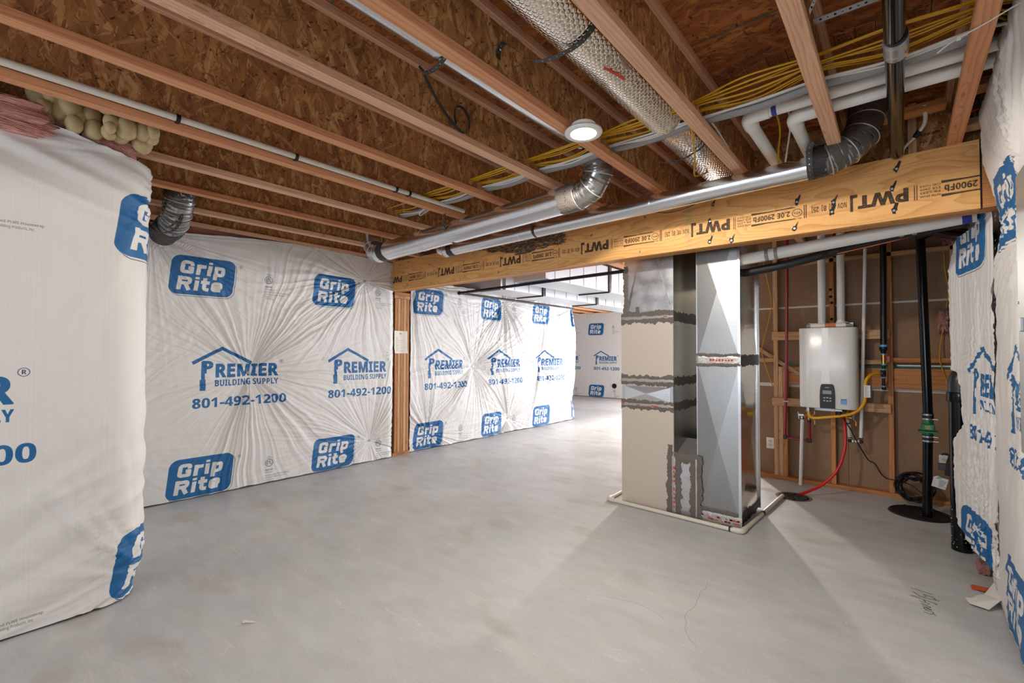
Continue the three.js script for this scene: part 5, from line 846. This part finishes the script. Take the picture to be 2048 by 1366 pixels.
{ const t = thing('gas_connector', 'thick yellow flexible gas hose curving under the heater', 'hose'); part('hose', tube([[-0.148, 1.128, -5.25], [-0.185, 1.125, -5.21], [-0.222, 1.098, -5.17], [-0.244, 1.045, -5.16], [-0.246, 0.955, -5.16], [-0.256, 0.865, -5.16], [-0.308, 0.785, -5.17], [-0.399, 0.737, -5.19], [-0.552, 0.703, -5.2], [-0.64, 0.69, -5.2], [-0.675, 0.71, -5.2], [-0.682, 0.755, -5.21]], 0.0135, 90, 14), M.gasYellow, t); parts('hose_nut', [cyl([-0.133, 1.128, -5.262], [-0.152, 1.128, -5.245], 0.015, 6), cyl([-0.682, 0.75, -5.21], [-0.683, 0.785, -5.215], 0.017, 6)], M.steel, t);
  const [c, g] = canvas(96, 192); g.fillStyle = '#e8e6e2'; g.fillRect(0, 0, 96, 192); g.fillStyle = '#2b3c58'; g.fillRect(80, 0, 16, 192); g.fillStyle = '#555'; for (let i = 0; i < 22; i++) g.fillRect(8, 8 + i * 8, 20 + (i * 29) % 46, 3); part('paper_tag', [box(-0.256, -0.201, 0.915, 1.022, -5.1445, -5.1435, 'x')].map((q) => { const u = q.attributes.uv, p = q.attributes.position; for (let i = 0; i < u.count; i++) u.setXY(i, (p.getX(i) + 0.256) / 0.055, (p.getY(i) - 0.915) / 0.107); return q; }), std({ map: ctex(c), roughness: 0.7 }), t, 'white printed tag'); }
solo('drain_hose', tube([[-0.412, 0.72, -5.25], [-0.402, 0.65, -5.2], [-0.397, 0.453, -5.133], [-0.45, 0.253, -5.074], [-0.557, 0.115, -5.016], [-0.646, 0.055, -4.957], [-0.72, 0.02, -4.899]], 0.012, 60, 12), M.redHose, 'bright red hose curving from under the heater down to the floor drain', 'hose');
solo('power_cord', tube([[-0.437, 0.735, -5.2], [-0.421, 0.72, -5.19], [-0.364, 0.62, -5.2], [-0.312, 0.493, -5.24], [-0.243, 0.342, -5.3], [-0.191, 0.3, -5.34], [-0.15, 0.215, -5.36], [-0.106, 0.176, -5.37], [-0.021, 0.172, -5.36], [0.06, 0.15, -5.34], [0.13, 0.1, -5.3], [0.19, 0.08, -5.26]], 0.0048, 90, 8), M.black, 'thin black power cord sagging from the heater to the coil on the floor', 'cord');
{ const R = rng(17), pts = []; for (let i = 0; i <= 140; i++) { const a = i / 140 * Math.PI * 2 * 8.5, k = 0.82 + 0.2 * Math.sin(i * 0.31) + 0.06 * R(); pts.push([0.075 + 0.125 * k * Math.cos(a), 0.148 + 0.125 * k * Math.sin(a) * (0.9 + 0.1 * Math.cos(i * 0.07)), -5.33 + 0.0055 * ((i * 7) % 18) - 0.03 * Math.sin(a)]); } pts.push([0.16, 0.02, -5.22], [0.25, 0.012, -5.1], [0.3, 0.02, -4.9]); solo('coiled_cable', tube(pts, 0.0062, 700, 7), M.rubber, 'coil of black cable leaning on the wall behind the sump cover', 'cable'); }
// ---------- sump and standpipes ----------
{ const t = thing('sump_cover', 'round black sump cover set in the floor', 'cover', [0.1, 0, -5.02]); part('disc', lathe([[0, 0.006], [0.1, 0.006], [0.112, 0.009], [0.125, 0.006], [0.165, 0.006], [0.176, 0.013], [0.19, 0.013], [0.2, 0.004], [0.202, 0]], 56), M.rubber, t); const b = []; for (let i = 0; i < 6; i++) b.push(cyl([0.182 * Math.cos(i * 1.047), 0.012, 0.182 * Math.sin(i * 1.047)], [0.182 * Math.cos(i * 1.047), 0.018, 0.182 * Math.sin(i * 1.047)], 0.008, 8)); parts('bolt', b, M.black, t); part('ring', lathe([[0.06, 0.006], [0.062, 0.011], [0.07, 0.011], [0.072, 0.006]], 40).translate(0.04, 0, -0.02), M.rubber, t); }
{ const t = thing('sump_pipe', 'black plastic standpipe with a green check valve rising from the sump cover', 'pipe', [0.143, 0, -4.95]); const top = [-0.012, 2.3, -0.02]; part('pipe', cyl([0, 0.006, 0], [0.012, 0.6, 0], 0.031, 26), M.abs, t); part('pipe', cyl([0.016, 0.82, 0], top, 0.031, 26), M.abs, t);
  parts('rubber_sleeve', [cyl([0.012, 0.6, 0], [0.013, 0.662, 0], 0.0345, 26), cyl([0.015, 0.775, 0], [0.016, 0.832, 0], 0.0345, 26)], M.rubber, t);
  parts('clamp_band', [0.61, 0.645, 0.785, 0.82].map((y) => cyl([0.013, y - 0.006, 0], [0.013, y + 0.006, 0], 0.0362, 26)), M.steel, t); parts('clamp_screw', [[0.61, 1], [0.645, 1], [0.785, 1], [0.82, -1]].map(([y, s]) => cyl([0.013 + s * 0.03, y, 0.02], [0.013 + s * 0.06, y, 0.026], 0.006, 8)), M.steel, t);
  parts('check_valve', [cyl([0.013, 0.66, 0], [0.014, 0.69, 0], 0.033, 26), rbox(-0.027, 0.055, 0.692, 0.748, -0.036, 0.04, 0.008), cyl([0.015, 0.745, 0], [0.015, 0.778, 0], 0.033, 26), rbox(-0.045, 0.074, 0.676, 0.692, -0.05, 0.05, 0.004)], M.green, t, 'green check valve');
  const [c, g] = canvas(128, 64); g.clearRect(0, 0, 128, 64); g.fillStyle = '#d6c53a'; g.font = 'bold 26px sans-serif'; g.textAlign = 'center'; g.fillText('QUIET', 64, 26); g.fillText('CHECK', 64, 54); part('lettering', new THREE.PlaneGeometry(0.064, 0.034).translate(0.014, 0.72, 0.0407), std({ map: ctex(c), transparent: true, alphaTest: 0.3 }), t); }
solo('drain_elbow', pipe([[0.14, 2.26, -4.9], [0.2, 2.2, -4.5], [0.33, 2.07, -4.15], [0.42, 2.0, -3.98]], 0.042, 0.06, 18), M.abs, 'thick black pipe elbow high in the nook by the ragged wrap', 'pipe');
{ const t = thing('radon_pipe', 'thick black standpipe with an elbow in the nook behind the ragged wrap', 'pipe', [0.295, 0, -4.28]); part('pipe', cyl([0, 0.003, 0], [0, 1.03, 0], 0.055, 30), M.abs, t); part('hub', lathe([[0.055, 0.985], [0.066, 0.99], [0.066, 1.045], [0.058, 1.05]], 30), M.abs, t); part('elbow_fitting', pipe([[0, 1.04, 0], [0.0, 1.16, 0], [0.16, 1.24, -0.08]], 0.058, 0.09, 24), std({ color: 0x26272a, roughness: 0.35 }), t);
  const R = rng(12), g = []; for (let i = 0; i < 60; i++) { const a = R() * 3.14 - 0.2, y = 0.02 + R() * 0.35; g.push(new THREE.SphereGeometry(0.0016 + 0.002 * R(), 5, 4).translate(0.0555 * Math.cos(a), y, 0.0555 * Math.sin(a))); } part('mortar_specks', g, M.white, t).userData.kind = 'stuff'; }
function outlet(x, y, label) { const t = thing('wall_outlet', label, 'outlet', [x, y, ZD + 0.002]); part('cover_plate', rbox(-0.036, 0.036, -0.058, 0.058, 0, 0.007, 0.003), M.plate, t); parts('socket', [rbox(-0.017, 0.017, 0.006, 0.034, 0.005, 0.009, 0.003), rbox(-0.017, 0.017, -0.034, -0.006, 0.005, 0.009, 0.003)], M.white, t); part('slots', [0.02, -0.02].flatMap((q) => [box(-0.008, -0.006, q - 0.004, q + 0.006, 0.0085, 0.0095), box(0.006, 0.008, q - 0.004, q + 0.005, 0.0085, 0.0095), cyl([0, q - 0.009, 0.0085], [0, q - 0.009, 0.0095], 0.0025, 8)]), M.hole, t); parts('plate_screw', [cyl([0, 0.046, 0.006], [0, 0.046, 0.0078], 0.003, 8), cyl([0, -0.046, 0.006], [0, -0.046, 0.0078], 0.003, 8)], M.steel, t); return t; }
outlet(-1.072, 0.35, 'white duplex wall outlet left of the tripled studs'); outlet(0.278, 0.36, 'white wall outlet behind the black standpipe, with plugs in it');
{ const t = thing('plug_adapter', 'dark grey plug adapter hanging by the outlet next to the ragged wrap', 'plug', [0.235, 0.44, -4.85]); part('body', rbox(-0.028, 0.02, -0.03, 0.022, -0.02, 0.02, 0.006), std({ color: 0x3c3d40, roughness: 0.5 }), t); part('body', place(rbox(-0.02, 0.028, -0.065, 0.05, -0.024, 0.024, 0.008), 0.035, 0.0, 0.01, 0, 0, -0.12), M.rubber, t); part('lead', tube([[0.03, 0.05, 0], [0.035, 0.085, -0.01], [0.02, 0.095, -0.03], [0.0, 0.08, -0.06]], 0.006, 20, 8), M.rubber, t); part('tie', place(new THREE.TorusGeometry(0.016, 0.004, 8, 18), 0.034, 0.09, -0.01, 1.2, 0, 0), M.black, t); }
{ const [c, g] = canvas(160, 128); g.fillStyle = '#dcdad2'; g.fillRect(0, 0, 160, 128); g.fillStyle = '#2b8f4a'; g.fillRect(50, 12, 70, 8); g.fillRect(40, 26, 50, 6); g.fillStyle = '#666'; for (let i = 0; i < 9; i++) g.fillRect(70, 44 + i * 8, 40 + (i * 31) % 36, 3); const q = poly([[-0.046, -0.04], [0.036, -0.05], [0.046, 0.03], [-0.018, 0.046], [-0.04, 0.034]]); const e = extrude(q, 0.002); { const u = e.attributes.uv, p = e.attributes.position; for (let i = 0; i < u.count; i++) u.setXY(i, p.getX(i) / 0.1 + 0.5, p.getY(i) / 0.1 + 0.5); } solo('paper_tag', place(e, 0.215, 0.325, -4.8, 0, 0.15, -0.12), std({ map: ctex(c), roughness: 0.6 }), 'white instruction tag with green print hanging from the plug by the standpipe', 'tag'); }
// loose wires on the mechanical wall
solo('electric_cable', tube([[-1.12, 2.35, -5.47], [-1.113, 2.278, -5.47], [-1.042, 1.87, -5.47], [-1.066, 1.658, -5.47], [-1.126, 1.365, -5.44], [-1.108, 1.232, -5.42], [-1.05, 1.02, -5.45], [-1.035, 0.95, -5.48]], 0.005, 60, 6), M.yellow, 'yellow cable bowing in and out left of the heater studs', 'cable');
solo('electric_cable', tube([[0.285, 2.45, -5.47], [0.291, 2.36, -5.47], [0.302, 2.036, -5.47], [0.32, 1.859, -5.47], [0.304, 1.686, -5.47], [0.269, 1.425, -5.47], [0.254, 1.272, -5.42], [0.275, 1.163, -5.44], [0.308, 1.034, -5.46]], 0.005, 60, 6), M.yellow, 'yellow cable hanging down the wall beside the ragged wrap', 'cable');
solo('insulation_tuft', lumpy(0.25, 0.32, 1.5, 1.68, -5.52, -5.42, 1.1, 4, 5), M.pink, 'tuft of pink insulation poking out beside the ragged wrap', 'insulation'); solo('insulation_tuft', lumpy(0.29, 0.36, 2.25, 2.33, -5.52, -5.42, 0.8, 3, 7), M.pink, 'small orange-pink insulation tuft high beside the yellow cable', 'insulation');
// ---------- pipes under the right half of the beam ----------
{ const t = thing('drain_line', 'long white plastic pipe with grey clips sloping under the back of the beam', 'pipe'); part('pipe', cyl([-0.95, 2.012, -3.78], [0.34, 2.108, -3.72], 0.042, 24), M.pvcWhite, t); parts('clip', [[-0.75, 2.027], [-0.69, 2.031], [0.0, 2.083], [0.06, 2.087]].map(([x, y]) => cyl([x, y, -3.765], [x + 0.022, y + 0.001, -3.764], 0.0445, 24)), M.conduit, t); part('primer_mark', cyl([0.28, 2.1035, -3.723], [0.32, 2.1065, -3.721], 0.0428, 24), M.primer, t, 'blue primer mark'); }
{ const t = thing('refrigerant_line', 'black foam-covered refrigerant line with a bare copper tube below the white pipe', 'pipe'); part('insulation', tube([[-0.95, 1.93, -3.9], [-0.6, 1.972, -3.9], [-0.3, 2.03, -3.9], [0.1, 2.085, -3.88], [0.32, 2.1, -3.85]], 0.031, 60, 16), M.rubber, t); parts('foil_tape', [cyl([-0.42, 2.005, -3.9], [-0.38, 2.013, -3.9], 0.0325, 16), cyl([-0.32, 2.026, -3.9], [-0.28, 2.033, -3.9], 0.0325, 16)], M.masticDark, t); part('copper_tube', tube([[-0.33, 2.0, -3.88], [-0.1, 2.032, -3.88], [0.1, 2.062, -3.87], [0.3, 2.08, -3.85]], 0.0055, 30, 8), M.copper, t); }
// ---------- right edge: electrical panel; floor scraps ----------
{ const t = thing('electrical_panel', 'grey metal electrical panel on the right wall at the picture edge', 'electrical panel', [0.345, 0, -2.36]); part('box', rbox(0.004, 0.1, 0.98, 1.96, -0.1, 0.36, 0.006), M.panelGrey, t); part('cover', rbox(-0.006, 0.004, 0.94, 1.98, -0.19, 0.39, 0.004), M.panelGrey, t); part('latch', rbox(-0.014, -0.004, 1.39, 1.44, -0.12, -0.095, 0.003), M.steel, t); parts('screw', [[1.93, -0.17], [1.02, -0.17], [1.5, -0.175]].map(([y, z]) => cyl([-0.009, y, z], [-0.004, y, z], 0.005, 8)), M.steel, t); }
{ const q = poly([[-0.05, -0.1], [0.02, -0.12], [0.075, -0.02], [0.07, 0.2], [0.02, 0.06], [-0.01, 0.05], [-0.03, -0.02], [-0.06, -0.03]]); const g = new THREE.ExtrudeGeometry(q, { depth: 0.003, bevelEnabled: false }); const p = g.attributes.position; for (let i = 0; i < p.count; i++) p.setZ(i, p.getZ(i) + 0.004 + 0.03 * sst(0, 0.08, p.getX(i)) + 0.01 * noise(p.getX(i) * 30, p.getY(i) * 30)); g.computeVertexNormals(); solo('wrap_scrap', place(g, 0.305, 0.004, -3.48, -Math.PI / 2, 0, 0), M.wrapPlain, 'torn scrap of white wrap lying on the floor at the right wall', 'scrap'); }
{ const g = lumpy(0.285, 0.37, 0.002, 0.014, -3.66, -3.61, 0.5, 4, 3); solo('orange_scrap', g, std({ color: 0xc8562a, roughness: 0.8 }), 'small orange scrap on the floor under the torn wrap edge', 'scrap'); }
solo('insulation_scrap', lumpy(0.33, 0.385, 0.003, 0.07, -3.98, -3.88, 0.6, 3, 9), M.pink, 'pinkish insulation scrap on the floor below the torn wrap', 'scrap');
{ const R = rng(30), t = new THREE.Group(); t.name = 'floor_debris'; t.userData.kind = 'stuff'; t.userData.label = 'tiny chips and crumbs scattered on the concrete floor'; t.userData.category = 'debris'; scene.add(t); const g = []; for (let i = 0; i < 46; i++) { const x = -3 + R() * 3.2, z = -1 - R() * 4; g.push(new THREE.IcosahedronGeometry(0.0025 + 0.004 * R(), 0).scale(1, 0.5, 1.4).translate(x, 0.002, z)); } part('crumb', g, M.tapeWhite, t); }
solo('plastic_anchor', [cyl([-2.425, 0.006, -0.875], [-2.39, 0.006, -0.905], 0.006, 10, 0.004), cyl([-2.43, 0.007, -0.87], [-2.424, 0.007, -0.876], 0.009, 10)], M.pvc, 'small pale plastic fastener lying alone on the foreground floor', 'fastener');
renderer.render(scene, camera);
